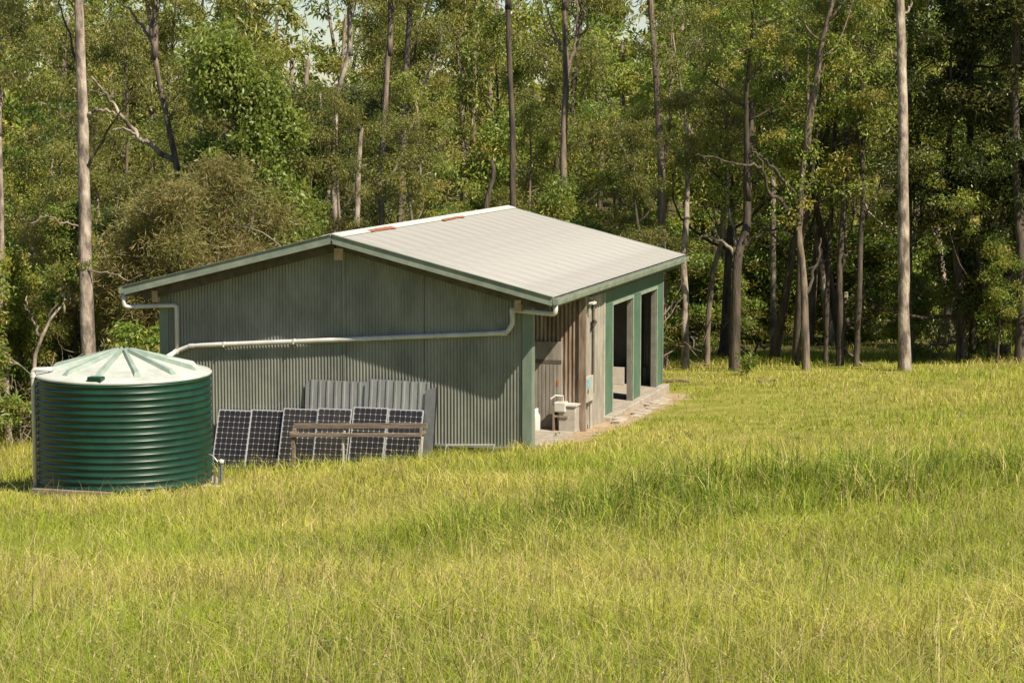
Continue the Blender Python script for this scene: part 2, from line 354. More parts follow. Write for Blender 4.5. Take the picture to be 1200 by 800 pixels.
# grey side wall between alcove and doors
for k in range(3):
    y0 = AY - .02 + k * .74; mb = MB(); mb.add(*corrugated(y0, min(y0 + .76, YG - .01), lambda y: -.15, lambda y: ZE - .12, .245, .026, plane='x', c=XW - .03 - .003 * (k % 2), seg=12)); mb.build('side_sheet', 'side_steel', shed, smooth=True)
MB().box((XW - .03, AY - .05, -.12), (XW + .022, AY + .05, ZE - .12)).build('corner_flashing', 'side_steel', shed)
MB().box((XW - .03, YG - .11, -.1), (XW + .03, YG - .008, ZE - .12)).build('cover_strip', 'box_grey', shed)
# green door wall: pillars, header, frames
T = .11
DO = ((YX(717.5, 420), YX(741, 420)), (YX(750, 400), YX(769, 400))); HD = 2.64
for y0, y1 in ((YG, DO[0][0]), (DO[0][1], DO[1][0]), (DO[1][1], YE)):
    MB().box((XW - T, y0, -.1), (XW, y1, HD)).build('door_pillar', 'door_green', shed, bevel=.008)
MB().box((XW - T, YG, HD + .002), (XW + .003, YE, ZE - .1)).build('header_panel', 'door_green', shed, bevel=.006)
for y0, y1 in DO:
    MB().box((XW + .004, y0 - .05, HD - .03), (XW + .03, y1 + .05, HD + .045)).box((XW + .004, y0 - .05, .03), (XW + .026, y0 + .004, HD - .032)).box((XW + .004, y1 - .004, .03), (XW + .026, y1 + .05, HD - .032)).build('door_frame', 'frame_pale', shed)
    MB().box((XW - T - .02, y1 - .06, .03), (XW - .01, y1 - .003, HD - .03)).build('door_track', 'track_grey', shed)
    MB().tube([(XW - .62, y0 - .05, HD + .05), (XW - .62, y1 + .05, HD + .05)], .24, 20).build('rolled_door', 'zinc_dark', shed, smooth=True)
MB().box((XW + .004, YE - .08, -.12), (XW + .03, YE + .02, ZE - .12)).build('corner_trim', 'trim_green', shed)
# gutter edge of apron
MB().box((XW - .02, YG - .1, -.3), (XW + .2, YE + .05, .012)).build('apron', 'concrete', shed, bevel=.02)
# roof sheets, both slopes
half = math.hypot(XE - XR, ZR - ZE); ang = math.atan2(ZR - ZE, XE - XR); nsh = 18; wsh = (YB - YF) / nsh
def roof_mesh(first):
    mb = MB(); seg = 60; V = []; Fc = []
    for i in range(seg + 1):
        y = (wsh + .05) * i / seg; o = .0095 * math.cos(2 * math.pi * y / .0762) + .012 + (.003 if y > wsh else 0)
        for s_ in (0, half): V.append((s_, y, o))
    for i in range(seg): Fc.append((2 * i, 2 * i + 1, 2 * i + 3, 2 * i + 2))
    mb.add(V, Fc); me = bpy.data.meshes.new('roof_sheet'); me.from_pydata(mb.v, [], mb.f); me.polygons.foreach_set('use_smooth', np.ones(len(me.polygons), bool)); me.materials.append(M['steel_roof']); return me
rm = roof_mesh(0)
for side in (1, -1):
    for k in range(nsh):
        o = link('roof_sheet', rm, None, shed)
        if side == 1: o.matrix_local = Matrix.Translation((XR, YF + wsh * k, ZR)) @ Matrix.Rotation(ang, 4, 'Y')
        else: o.matrix_local = Matrix.Translation((XR, YF + wsh * (k + 1) , ZR)) @ Matrix.Rotation(math.pi, 4, 'Z') @ Matrix.Rotation(ang, 4, 'Y')
# ridge cap with two rusted patches
for side in (1, -1):
    d = Vector((math.cos(ang) * side, 0, -math.sin(ang))); nrm = Vector((math.sin(ang) * side, 0, math.cos(ang)))
    p = Vector((XR, 0, ZR)) + nrm * .032; e = p + d * .24; mb = MB()
    mb.add([(p.x, YF - .01, p.z), (e.x, YF - .01, e.z), (e.x, YB + .01, e.z), (p.x, YB + .01, p.z), (p.x, YF - .01, p.z + .012), (e.x, YF - .01, e.z + .012), (e.x, YB + .01, e.z + .012), (p.x, YB + .01, p.z + .012)],
           [(3, 2, 1, 0), (4, 5, 6, 7), (0, 1, 5, 4), (1, 2, 6, 5), (2, 3, 7, 6), (3, 0, 4, 7)])
    mb.build('ridge_cap', 'ridge_paint', shed)
dv = np.array([math.cos(ang), 0, -math.sin(ang)]); nv = np.array([math.sin(ang), 0, math.cos(ang)])
for y0, y1, s0, s1 in ((.95, 2.6, .12, .26), (6.1, 7.9, .20, .30)):
    p = np.array([XR, 0, ZR]) + nv * .047; pts = []
    ys = np.linspace(y0, y1, 9); j = RNG.uniform(-.03, .03, 18)
    V = [(p + dv * (s0 + j[i] * .5))[[0, 2]] for i in range(9)]; W = [(p + dv * (s1 + j[9 + i]))[[0, 2]] for i in range(9)]
    VV = [(V[i][0], ys[i], V[i][1]) for i in range(9)] + [(W[i][0], ys[i], W[i][1]) for i in range(9)]
    VV += [(x, y, z - .008) for x, y, z in VV]
    Fc = [(i, 9 + i, 10 + i, 1 + i) for i in range(8)] + [(18 + i, 19 + i, 28 + i, 27 + i) for i in range(8)] + [(i, i + 1, 19 + i, 18 + i) for i in range(8)] + [(10 + i, 9 + i, 27 + i, 28 + i) for i in range(8)]
    tag(MB().add(VV, Fc).build('rust_patch', 'rust_red', shed), 'red rusted patch on the ridge capping')
# barge boards, purlins, rafters under the eaves
for y in (YF, YB):
    for side in (1, -1):
        q = (XE if side == 1 else XL)
        MB().bar((XR, y - .012, ZR - .082), (q, y - .012, ZE - .082), .028, .19, up=(0, 0, 1)).build('barge_board', 'barge_green', shed)
        MB().bar((XR + side * .02, y - .03, ZR + .020), (q, y - .03, ZE + .020), .06, .012).build('barge_capping', 'barge_green', shed)
for side in (1, -1):
    for t in (.03, .26, .5, .74, .95):
        x = XR + side * (XE - XR) * t; z = zroof(x) - .075
        MB().box((x - .03, YF + .02, z - .07), (x + .03, YB - .02, z + .055 - .02)).build('purlin', 'timber_under', shed)
    MB().bar((XR + side * .1, -.42, ZR - .28), ((XE if side == 1 else XL) - side * .25, -.42, ZE - .24), .05, .22).build('shade_rafter', 'timber_under', shed)  # rafter kept dark and extra deep to stand in for shade below the barge
tag(MB().box((XR - .10, -.50, 4.02), (XR + .10, -.36, 4.28)).build('ridge_beam_end', 'timber_raw', shed), 'pale sawn end of the ridge beam')
for x in (.05, 8.62): tag(MB().box((x - .07, -.46, 2.98), (x + .07, -.32, 3.24)).build('beam_end', 'timber_raw', shed), 'pale sawn beam end under the eave')
# gutters (open quad profile) and fascia
for side, xe in ((1, XE), (-1, XL)):
    mb = MB(); pr = [(0, .0), (0, -.115), (.03, -.135), (.10, -.135), (.115, -.05), (.115, .0), (.105, .0), (.095, -.122), (.035, -.122), (.012, -.11), (.012, 0)]
    V = []; 
    for y in (YF - .03, YB + .02):
        for a_, b_ in pr: V.append((xe + side * (a_ - .005), y, ZE - .02 + b_))
    n = len(pr); Fc = [(i, (i + 1) % n, n + (i + 1) % n, n + i) for i in range(n)] + [tuple(range(n))[::-1], tuple(range(n, 2 * n))]
    mb.add(V, Fc)
    mb.box((min(xe, xe + side * .11), YF - .034, ZE - .15), (max(xe, xe + side * .11), YF - .0305, ZE - .02))
    mb.build('gutter', 'barge_green', shed)
    MB().box((min(xe - side * .03, xe - side * .008), YF + .03, ZE - .22), (max(xe - side * .03, xe - side * .008), YB - .03, ZE - .03)).build('fascia', 'barge_green', shed)
MB().box((8.9, AY, ZE - .28), (XE - .03, YB - .5, ZE - .23)).build('soffit', 'timber_under', shed)
# stormwater pipes
def rounded(P, r=.09, k=4):
    P = [np.array(p, float) for p in P]; out = [P[0]]
    for i in range(1, len(P) - 1):
        a_ = P[i] + (P[i - 1] - P[i]) / np.linalg.norm(P[i - 1] - P[i]) * r; c_ = P[i] + (P[i + 1] - P[i]) / np.linalg.norm(P[i + 1] - P[i]) * r
        for t in np.linspace(0, 1, k): out.append((1 - t) ** 2 * a_ + 2 * t * (1 - t) * P[i] + t * t * c_)
    out.append(P[-1]); return out
PYW = -.13
pr_out = (XE + .03, YF + .08, ZE - .14)
e1 = on_y(600, 363, PYW); e2 = on_y(601, 379, PYW); e3 = on_y(594, 390, PYW); e4 = on_y(222, 405, PYW); e5 = on_y(206, 412, PYW)
tank_in = np.array([TANK[0] + .42, TANK[1] + 1.2, 2.24])
run = [pr_out, (XE + .03, YF + .08, e1[2] + .0), tuple(e1), tuple(e2), tuple(e3), tuple(e4), tuple(e5), tuple(tank_in)]
dp = MB().tube(rounded(run), .054, 12).build('stormwater_pipe', 'pvc', shed, smooth=True)
lo = (XL - .04, YF + .08, ZE - .14); g1 = on_y(207, 357.5, PYW)
MB().tube(rounded([lo, (XL - .04, YF + .08, g1[2]), tuple(g1), (g1[0], PYW, e5[2] + .05)]), .050, 12).build('stormwater_pipe', 'pvc', shed, smooth=True)
def collar(p, q, rad=.062):
    p = np.array(p); q = np.array(q); d = (q - p) / np.linalg.norm(q - p); MB().tube([p + d * .0, p + d * .11], rad, 12).build('pipe_collar', 'pvc', dp, smooth=False)
collar(e3, e4); collar(e4, e3); collar(e1, e2); collar(e5, tank_in, .066); collar(e1, (XE, YF, e1[2]))
for x in (1.6, 3.3, 5.0, 6.7):
    t = (x - e4[0]) / (e3[0] - e4[0]); z = e4[2] + t * (e3[2] - e4[2])
    MB().box((x - .015, PYW - .058, z - .058), (x + .015, -.02, z + .058)).build('pipe_bracket', 'pvc', dp)

# ================================================================== THINGS IN AND AROUND THE SHED
def P3(v): return tuple(float(c) for c in v)
# meter box with blue cover on the grey side wall
mbx = on_x(686, 456, XW)
t = thing('meter_box', 'pale grey electrical box with blue cover on the side wall beside the green doors', 'meter box', (XW, float(mbx[1]) , float(mbx[2])))
MB().box((.004, -.30, -.28), (.11, .34, .30)).build('case', 'box_grey', t, bevel=.012)
MB().box((.111, -.28, .06), (.125, -.06, .26)).build('cover', 'label_blue', t, bevel=.01)
MB().box((.111, -.24, -.06), (.126, -.16, .03)).build('window', 'dark_inside', t)
MB().box((.01, -.2, -.34), (.10, .28, -.301)).build('cable_gland', 'timber_under', t)
MB().tube([(.06, .25, -.34), (.06, .25, -1.3)], .03, 8).build('conduit', 'box_grey', t)
# lamp bracket high on the side wall
lb = on_x(690, 352, XW)
t = thing('floodlight', 'small pale floodlight on a bracket high on the grey side wall', 'lamp', (XW, float(lb[1]), float(lb[2])))
MB().box((.004, -.06, -.32), (.03, .06, .12)).build('bracket', 'box_grey', t)
MB().tube([(.02, 0, 0), (.2, -.25, .0), (.26, -.45, -.04)], .022, 8).build('arm', 'box_grey', t)
MB().box((.16, -.70, -.04), (.30, -.42, .02)).build('head', 'white_paint', t, bevel=.02)
MB().tube([(.02, .36, -.1), (.02, .36, -2.2)], .03, 8).build('conduit', 'timber_under', t)
MB().tube([(.04, .30, -.45), (.10, .28, -.52), (.05, .26, -.62)], .035, 8).build('sensor', 'timber_under', t)
# low trough at the alcove corner
t = thing('metal_trough', 'low pale metal trough standing at the corner of the grey side wall', 'trough', (XW - .30, AY - .42, -.03))
MB().box((-.12, -.02, 0), (.27, .36, .62)).build('body', 'box_grey', t, bevel=.012)
MB().box((-.15, -.05, .621), (.30, .39, .655)).build('rim', 'white_paint', t)
MB().tube([(-.05, .1, .65), (-.05, .1, .84), (-.2, .0, .86), (-.3, -.05, .78)], .022, 8).build('tap', 'white_paint', t)
# pump on rusty stand
pc = on_y(657, 476, AY - .35)
t = thing('water_pump', 'white boxed water pump on a rusty stand in the alcove', 'pump', (float(pc[0]), AY - .35, -.02))
zc = float(pc[2])
MB().box((-.13, -.14, zc - .10), (.15, .14, zc + .13)).build('cover', 'white_paint', t, bevel=.025)
MB().box((-.16, -.13, .0), (-.12, .13, zc + .05)).box((-.12, -.12, zc - .22), (.2, .12, zc - .17)).build('stand', 'rusty_steel', t)
MB().tube([(.0, 0, zc - .1), (0, 0, zc - .2), (.05, 0, zc - .3)], .05, 10).build('motor', 'rust_red', t)
for x in (.05, .12): MB().tube([(x, .04, zc - .12), (x, .04, .0)], .014, 8).build('pipe', 'pvc', t)
MB().tube([(.14, .0, zc + .02), (.26, .0, zc + .02), (.30, .05, zc - .3)], .016, 8).build('pipe', 'rust_red', t)
# gas bottle half hidden by the corner post
gb = on_y(626.5, 500, AY - .5)
t = thing('gas_bottle', 'white gas bottle half hidden behind the green corner post', 'gas bottle', (float(gb[0]), AY - .5, -.03))
MB().lathe([(.06, 0), (.12, .03), (.13, .08), (.13, .36), (.10, .44), (.05, .47)], 20).build('cylinder', 'white_paint', t, smooth=True)
MB().lathe([(.085, .44), (.085, .56), (.075, .56), (.075, .44)], 16, cap=False).build('collar', 'white_paint', t, smooth=True)
MB().lathe([(.02, .46), (.02, .54), (.035, .54), (.035, .57)], 10).build('valve', 'timber_under', t)
# pale board and green board seen through the doorways
bq0 = on_y(716, 430, 10.6); bq1 = on_y(731, 430, 10.6)
t = tag(MB().box((float(bq0[0]) - .3, 10.62, .03), (float(bq1[0]), 10.67, float(bq0[2]))).build('leaning_board', 'pale_board'), 'pale board standing inside the nearer doorway', 'board')
bq0 = on_y(749, 430, 11.1); bq1 = on_y(757.5, 430, 11.1)
t = tag(MB().box((float(bq0[0]) + .02, 11.1, .03), (float(bq1[0]), 11.15, float(bq0[2]))).build('green_board', 'door_green'), 'low green panel standing inside the farther doorway', 'board')
# added dark shelving and backing, put in to keep the nearer doorway dark
t = thing('darkening_shelves', 'added dark shelving that darkens the inside of the nearer doorway', 'added_shelf', (6.35, 10.72, .02))
MB().box((0.0, .51, .0), (2.4, .54, 2.9)).build('darkening_panel', 'dark_inside', t)
for z in (.4, 2.4): MB().box((0, .2, z), (2.4, .5, z + .03)).build('added_shelf', 'dark_inside', t)
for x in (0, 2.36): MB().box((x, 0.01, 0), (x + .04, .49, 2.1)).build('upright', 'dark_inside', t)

# flagstones / broken concrete beside the apron
for k in range(9):
    y = 4.3 + k * .62; x = XW + .42 + RNG.uniform(-.05, .2); s_ = RNG.uniform(.16, .32); mb = MB(); n = 7
    aa = np.sort(RNG.uniform(0, 6.28, n)); top = [(x + s_ * math.cos(q) * RNG.uniform(.8, 1.1), y + 1.3 * s_ * math.sin(q), 0) for q in aa]; z0 = gz(x, y)
    mb.add([(p[0], p[1], z0 - .05) for p in top] + [(p[0], p[1], z0 + .045) for p in top], [tuple(range(n, 2 * n))] + [(i, (i + 1) % n, n + (i + 1) % n, n + i) for i in range(n)])
    tag(mb.build('stone_slab', 'stone'), 'flat broken slab lying in the dirt beside the concrete apron', 'slab', 'broken slabs beside the apron')

# ------------------------------------------------------------------ solar panels
def solar_panel(px, py, yt, lean, label):
    """top left corner at image (px,py) on the plane y=yt"""
    W_, H_ = .808, 1.575; p = on_y(px, py, yt); e = thing('solar_panel', label, 'solar panel', rot=(0, 0, 0), group='solar panels leaning on the gable wall')
    mat = Matrix.Translation((float(p[0]), yt, float(p[2]))) @ Matrix.Rotation(-math.radians(lean), 4, 'X') @ Matrix.Translation((0, 0, -H_))
    e.matrix_world = mat
    g = MB().box((.012, -.008, .012), (W_ - .012, .02, H_ - .012)).build('cell_sheet', 'solar_cells', e)
    f = MB().box((0, -.014, 0), (.016, .03, H_)).box((W_ - .016, -.014, 0), (W_, .03, H_)).box((.0165, -.014, 0), (W_ - .0165, .03, .016)).box((.0165, -.014, H_ - .018), (W_ - .0165, .03, H_)).build('frame', 'alu', e)
    MB().box((W_ / 2 - .06, .021, H_ - .25), (W_ / 2 + .06, .045, H_ - .12)).build('junction_box', 'dark_inside', e)
    return e
solar_panel(257, 479.5, -.20, 21, 'leftmost dark solar panel leaning on the gable wall, next to the green tank')
solar_panel(294.5, 479.5, -.17, 20, 'second solar panel from the green tank, leaning against the wall')
solar_panel(333, 478, -.24, 19.5, 'third solar panel from the tank, its right half behind the timber bench')
solar_panel(373, 478, -.30, 19, 'fourth solar panel from the tank, behind the bench')
solar_panel(415, 476.5, -.30, 19.5, 'fifth solar panel from the tank, highest top edge, behind the bench')
solar_panel(456, 479, -.30, 19, 'rightmost solar panel, in front of the stacked roofing sheets')

# ------------------------------------------------------------------ roofing sheets leaning behind the panels
def leaning_sheet(px, py, wid, hgt, yt, lean, mat, label, pitch=.19, tilt=0.0):
    p = on_y(px, py, yt); e = thing('roofing_sheet', label, 'roofing sheet', group='roofing sheets leaning on the gable wall')
    e.matrix_world = Matrix.Translation((float(p[0]), yt, float(p[2]))) @ Matrix.Rotation(math.radians(tilt), 4, 'Y') @ Matrix.Rotation(-math.radians(lean), 4, 'X')
    V = []; x = 0.0; xs = []
    while x < wid - 1e-6:
        for dx, o in ((0, 0), (pitch * .62, 0), (pitch * .70, -.028), (pitch * .90, -.028), (pitch * .98, 0)):
            if x + dx <= wid: xs.append((x + dx, o))
        x += pitch
    r = .10
    for x, o in xs:
        top = -(r - math.sqrt(max(0, r * r - (r - x) ** 2))) if x < r else 0
        V += [(x, o, -hgt), (x, o, top)]
    Fc = [(2 * i, 2 * i + 2, 2 * i + 3, 2 * i + 1) for i in range(len(xs) - 1)]
    n = len(V); V2 = V + [(a_, b_ + .004, c_) for a_, b_, c_ in V]; Fc = Fc + [tuple(q + n for q in f)[::-1] for f in Fc] + [(2 * i + 1, 2 * i + 3, n + 2 * i + 3, n + 2 * i + 1) for i in range(len(xs) - 1)]
    MB().add(V2, Fc).build('sheet', mat, e); return e
leaning_sheet(358.5, 444, 1.62, 2.05, -.06, 5, 'zinc', 'left grey ribbed roofing sheet leaning on the wall above the middle solar panels', tilt=.6)
leaning_sheet(428, 443.5, 1.60, 1.95, -.10, 5.5, 'zinc', 'middle grey ribbed roofing sheet leaning on the wall above the right solar panels', tilt=1.0)
leaning_sheet(499, 452, .36, 1.75, -.16, 6.5, 'zinc_dark', 'narrow dark grey sheet leaning at the right end of the stack', pitch=.4, tilt=1.2)

# ------------------------------------------------------------------ timber bench
BY = -1.30
bl = on_y(341, 500, BY); br = on_y(498, 500, BY)
t = thing('timber_bench', 'low weathered timber bench standing in the grass before the solar panels', 'bench', (0, 0, 0))
zl, zr_ = float(bl[2]), float(br[2])
MB().bar((bl[0], BY + .16, zl), (br[0], BY + .16, zr_), .045, .115).build('back_rail', 'timber_worn', t, bevel=.006)
b2l = on_y(341, 509.5, BY - .12); b2r = on_y(494, 509.5, BY - .12)
MB().bar((b2l[0], BY - .12, b2l[2]), (b2r[0], BY - .12, b2r[2]), .10, .075).build('seat_plank', 'timber_worn', t, bevel=.006)
MB().bar((b2l[0] + .02, BY + .02, b2l[2] - .01), (b2r[0] - .05, BY + .02, b2r[2] - .01), .12, .05).build('seat_plank', 'timber_worn', t, bevel=.006)
def leg(x, y, ztop, w=.07, m='timber_worn', dx=0.0):
    g0 = gz(x, y) - .05; MB().bar((x, y, g0), (x + dx, y, ztop), w, w, up=(0, 1, 0)).build('leg', m, t, bevel=.004)
leg(bl[0] + .04, BY + .10, zl - .05, .075); leg(b2l[0] + .05, BY - .10, b2l[2] - .04, .07)
x4 = float(on_y(404, 520, BY)[0]); leg(x4, BY - .09, b2l[2] - .0, .035, 'pale_board'); leg(x4 - .07, BY + .1, zl - .05, .035, 'pale_board', .03)
leg(br[0] - .12, BY + .10, zr_ - .05, .06); leg(b2r[0] - .04, BY - .10, b2r[2] - .04, .045, 'pale_board', .05)
MB().bar((bl[0] + .03, BY - .13, zl - .13), (bl[0] + .03, BY + .18, zl - .13), .05, .06).build('end_brace', 'timber_worn', t)
MB().bar((br[0] - .06, BY - .13, zr_ - .13), (br[0] - .06, BY + .18, zr_ - .13), .05, .06).build('end_brace', 'timber_worn', t)
# small wire frame right of the sheets
fx = on_y(523, 521, -.5); t = thing('wire_frame', 'small thin wire frame in the grass at the foot of the gable wall', 'frame', (0, 0, 0)); fz_ = float(fx[2])
x0 = float(fx[0]); x1 = x0 + 1.1
MB().tube([(x0, -.5, fz_), (x1, -.5, fz_ + .05)], .012, 6).build('top_bar', 'pvc', t)
for x, z in ((x0, fz_), (x1, fz_ + .05)): MB().tube([(x, -.5, z), (x - .05, -.5, gz(x, -.5) - .02)], .012, 6).build('leg', 'pvc', t)
bt = on_y(516, 516, -.3); MB().lathe([(.02, 0), (.04, .02), (.045, .14), (.015, .20), (.015, .24)], 10, c=(float(bt[0]), -.3, gz(float(bt[0]), -.3) - .0)).build('bottle', 'dark_inside')
tag(bpy.data.objects['bottle'], 'small dark bottle in the grass at the right end of the roofing sheets', 'bottle')

# ================================================================== WATER TANK
tx, ty = float(TANK[0]), float(TANK[1]); TH = 2.03 - TANK_Z0
tank = thing('water_tank', 'large dark green ribbed rainwater tank with pale conical roof', 'water tank', (tx, ty, TANK_Z0))
prof = [(TANK_R - .03, 0.0)]; nr = 16; dz = (TH - .06) / nr
for k in range(nr):
    z0 = .03 + k * dz
    for fz, o in ((0, 0), (.42, 0.0), (.52, .008), (.64, .026), (.78, .030), (.90, .016), (.98, .002)): prof.append((TANK_R - .03 + o, z0 + fz * dz))
prof += [(TANK_R - .03, TH - .03), (TANK_R - .03, TH)]
MB().lathe(prof, 112, cap=False).build('body', 'tank_green', tank, smooth=True)
MB().lathe([(TANK_R - .035, TH - .03), (TANK_R - .005, TH - .02), (TANK_R - .0, TH + .01), (TANK_R - .02, TH + .035), (TANK_R - .035, TH + .03)], 112, cap=False).build('rim', 'tank_roof', tank, smooth=False)
CR = .45
rf = MB().lathe([(TANK_R - .03, TH + .03), (.16, TH + .03 + CR * (1 - .16 / (TANK_R - .03))), (.10, TH + .03 + CR)], 96).build('roof', 'tank_roof', tank)
for k in range(12):
    a_ = 2 * math.pi * (k + .22) / 12; w0, w1 = .045, .08; h = .075; V = []
    for r, w in ((.17, w0), (1.42, w1)):
        z = TH + .03 + CR * (1 - r / (TANK_R - .03))
        ca, sa = math.cos(a_), math.sin(a_)
        for (o, hh) in ((-w, -.02), (-w * .55, h), (w * .55, h), (w, -.02)): V.append((r * ca - o * sa, r * sa + o * ca, z + hh))
    ze = TH + .03 + CR * (1 - 1.52 / (TANK_R - .03)); V += [(1.54 * math.cos(a_) - o * math.sin(a_), 1.54 * math.sin(a_) + o * math.cos(a_), ze - .02) for o in (-w1, w1)]
    MB().add(V, [(0, 1, 2, 3), (0, 4, 5, 1), (1, 5, 6, 2), (2, 6, 7, 3), (4, 8, 5), (5, 8, 9, 6), (6, 9, 7)]).build('rib', 'tank_rib', rf)
kp = at(112, 444, 43.35)
MB().box((float(kp[0]) - tx - .15, float(kp[1]) - ty - .08, TH - .0), (float(kp[0]) - tx + .15, float(kp[1]) - ty + .12, TH + .13)).build('vent_box', 'tank_green', tank, bevel=.02)
MB().lathe([(.16, 0), (.16, .03), (.05, .05)], 20, c=(0, 0, TH + CR)).build('cap', 'tank_rib', rf, smooth=False)
# overflow pipe
op = at(38.6, 433, 44.4)
ov = thing('overflow_pipe', 'white overflow pipe running down the left side of the green tank', 'pipe', (float(op[0]), float(op[1]), gz(float(op[0]), float(op[1]))))
z0 = ov.location.z; zt = float(op[2]) - z0
MB().tube(rounded([(0, 0, -.1), (0, 0, zt), (.42, .02, zt + .02)], .07), .047, 12).build('pipe', 'pvc', ov, smooth=True)
MB().tube([(0, 0, zt - .16), (0, 0, zt - .06)], .058, 12).build('pipe_collar', 'pvc', ov)
# timber edging of the pad
a0 = at(38, 573, 43.6); a1 = at(132, 578, 42.9)
tag(MB().bar((a0[0], a0[1], a0[2] - .05), (a1[0], a1[1], a1[2] - .05), .12, .14).build('timber_sleeper', 'timber_worn', bevel=.01), 'weathered timber sleeper edging the ground at the foot of the tank', 'sleeper')
MB().lathe([(TANK_R + .10, 0), (TANK_R + .10, .05), (TANK_R - .1, .055)], 64, c=(tx, ty, TANK_Z0 - .052)).build('tank_pad', 'concrete'); tag(bpy.data.objects['tank_pad'], 'pale round base pad under the green tank', 'pad')
# standpipes and tap right of the tank
sp = at(257, 562, 44.6)
t = thing('garden_tap', 'thin metal standpipe with tap between the tank and the first solar panel', 'tap', (float(sp[0]), float(sp[1]), gz(float(sp[0]), float(sp[1]))))
MB().tube(rounded([(0, 0, -.05), (0, 0, .46), (-.16, .02, .62), (-.26, .05, .62)], .05), .022, 8).build('pipe', 'zinc', t, smooth=True)
MB().tube([(.05, 0, -.05), (.05, 0, .46)], .03, 8).build('post', 'zinc_dark', t)
MB().lathe([(.03, 0), (.055, .02), (.055, .07), (.02, .09)], 12, c=(.05, 0, .46)).build('cap', 'white_paint', t, smooth=True)
MB().tube([(-.1, 0, .3), (-.1, .0, -.05)], .025, 8).build('pipe', 'timber_under', t)
tag(MB().box((float(sp[0]) - .32, float(sp[1]) - .22, gz(float(sp[0]), float(sp[1])) - .05), (float(sp[0]) + .1, float(sp[1]) + .2, gz(float(sp[0]), float(sp[1])) + .03)).build('paver', 'stone', bevel=.01), 'pale square paver under the tap beside the tank', 'paver')

# ================================================================== TREES
def unit(v): return v / (np.linalg.norm(v, axis=-1, keepdims=True) + 1e-12)
def leaves(rng, C, R, n, size, droop, tints, flat=.7, spread=.45):
    """leaf blades in clumps: centres C (k,3), radii R (k,), n per clump -> V, T, colour"""
    k = len(C); C = np.repeat(C, n, 0); R = np.repeat(R, n); N = len(C)
    o = unit(rng.normal(size=(N, 3))) * (rng.random((N, 1)) ** .42); o[:, 2] *= flat
    P = C + o * R[:, None]
    ax = unit(rng.normal(size=(N, 3)) * .75 + np.array([0, 0, -droop]) + o * .5); sd = unit(np.cross(ax, rng.normal(size=(N, 3))))
    L = size[0] * rng.uniform(.65, 1.3, (N, 1)); W = size[1] * rng.uniform(.7, 1.25, (N, 1)); bow = np.cross(sd, ax) * L * rng.uniform(-.15, .15, (N, 1))
    V = np.stack([P, P + ax * L * .45 + sd * W * .5 + bow, P + ax * L, P + ax * L * .45 - sd * W * .5 + bow], 1).reshape(-1, 3)
    b = np.arange(N)[:, None] * 4; T = np.concatenate([b + [0, 1, 2], b + [0, 2, 3]], 1).reshape(-1, 3)
    tints = np.array(tints); ti = tints[rng.integers(0, len(tints), k)]; ti = np.repeat(ti, n, 0) * (1 + rng.normal(0, .16, (N, 1))) * (1 + rng.normal(0, .06, (N, 3)))
    return V, T, np.repeat(np.clip(ti, .004, .6), 4, 0)
def wander(rng, p, d, length, seg, wob, up):
    P = [np.array(p, float)]; d = unit(np.array(d, float))
    for i in range(seg):
        d = unit(d + rng.normal(0, wob, 3) + np.array([0, 0, up])); P.append(P[-1] + d * length / seg)
    return np.array(P), d
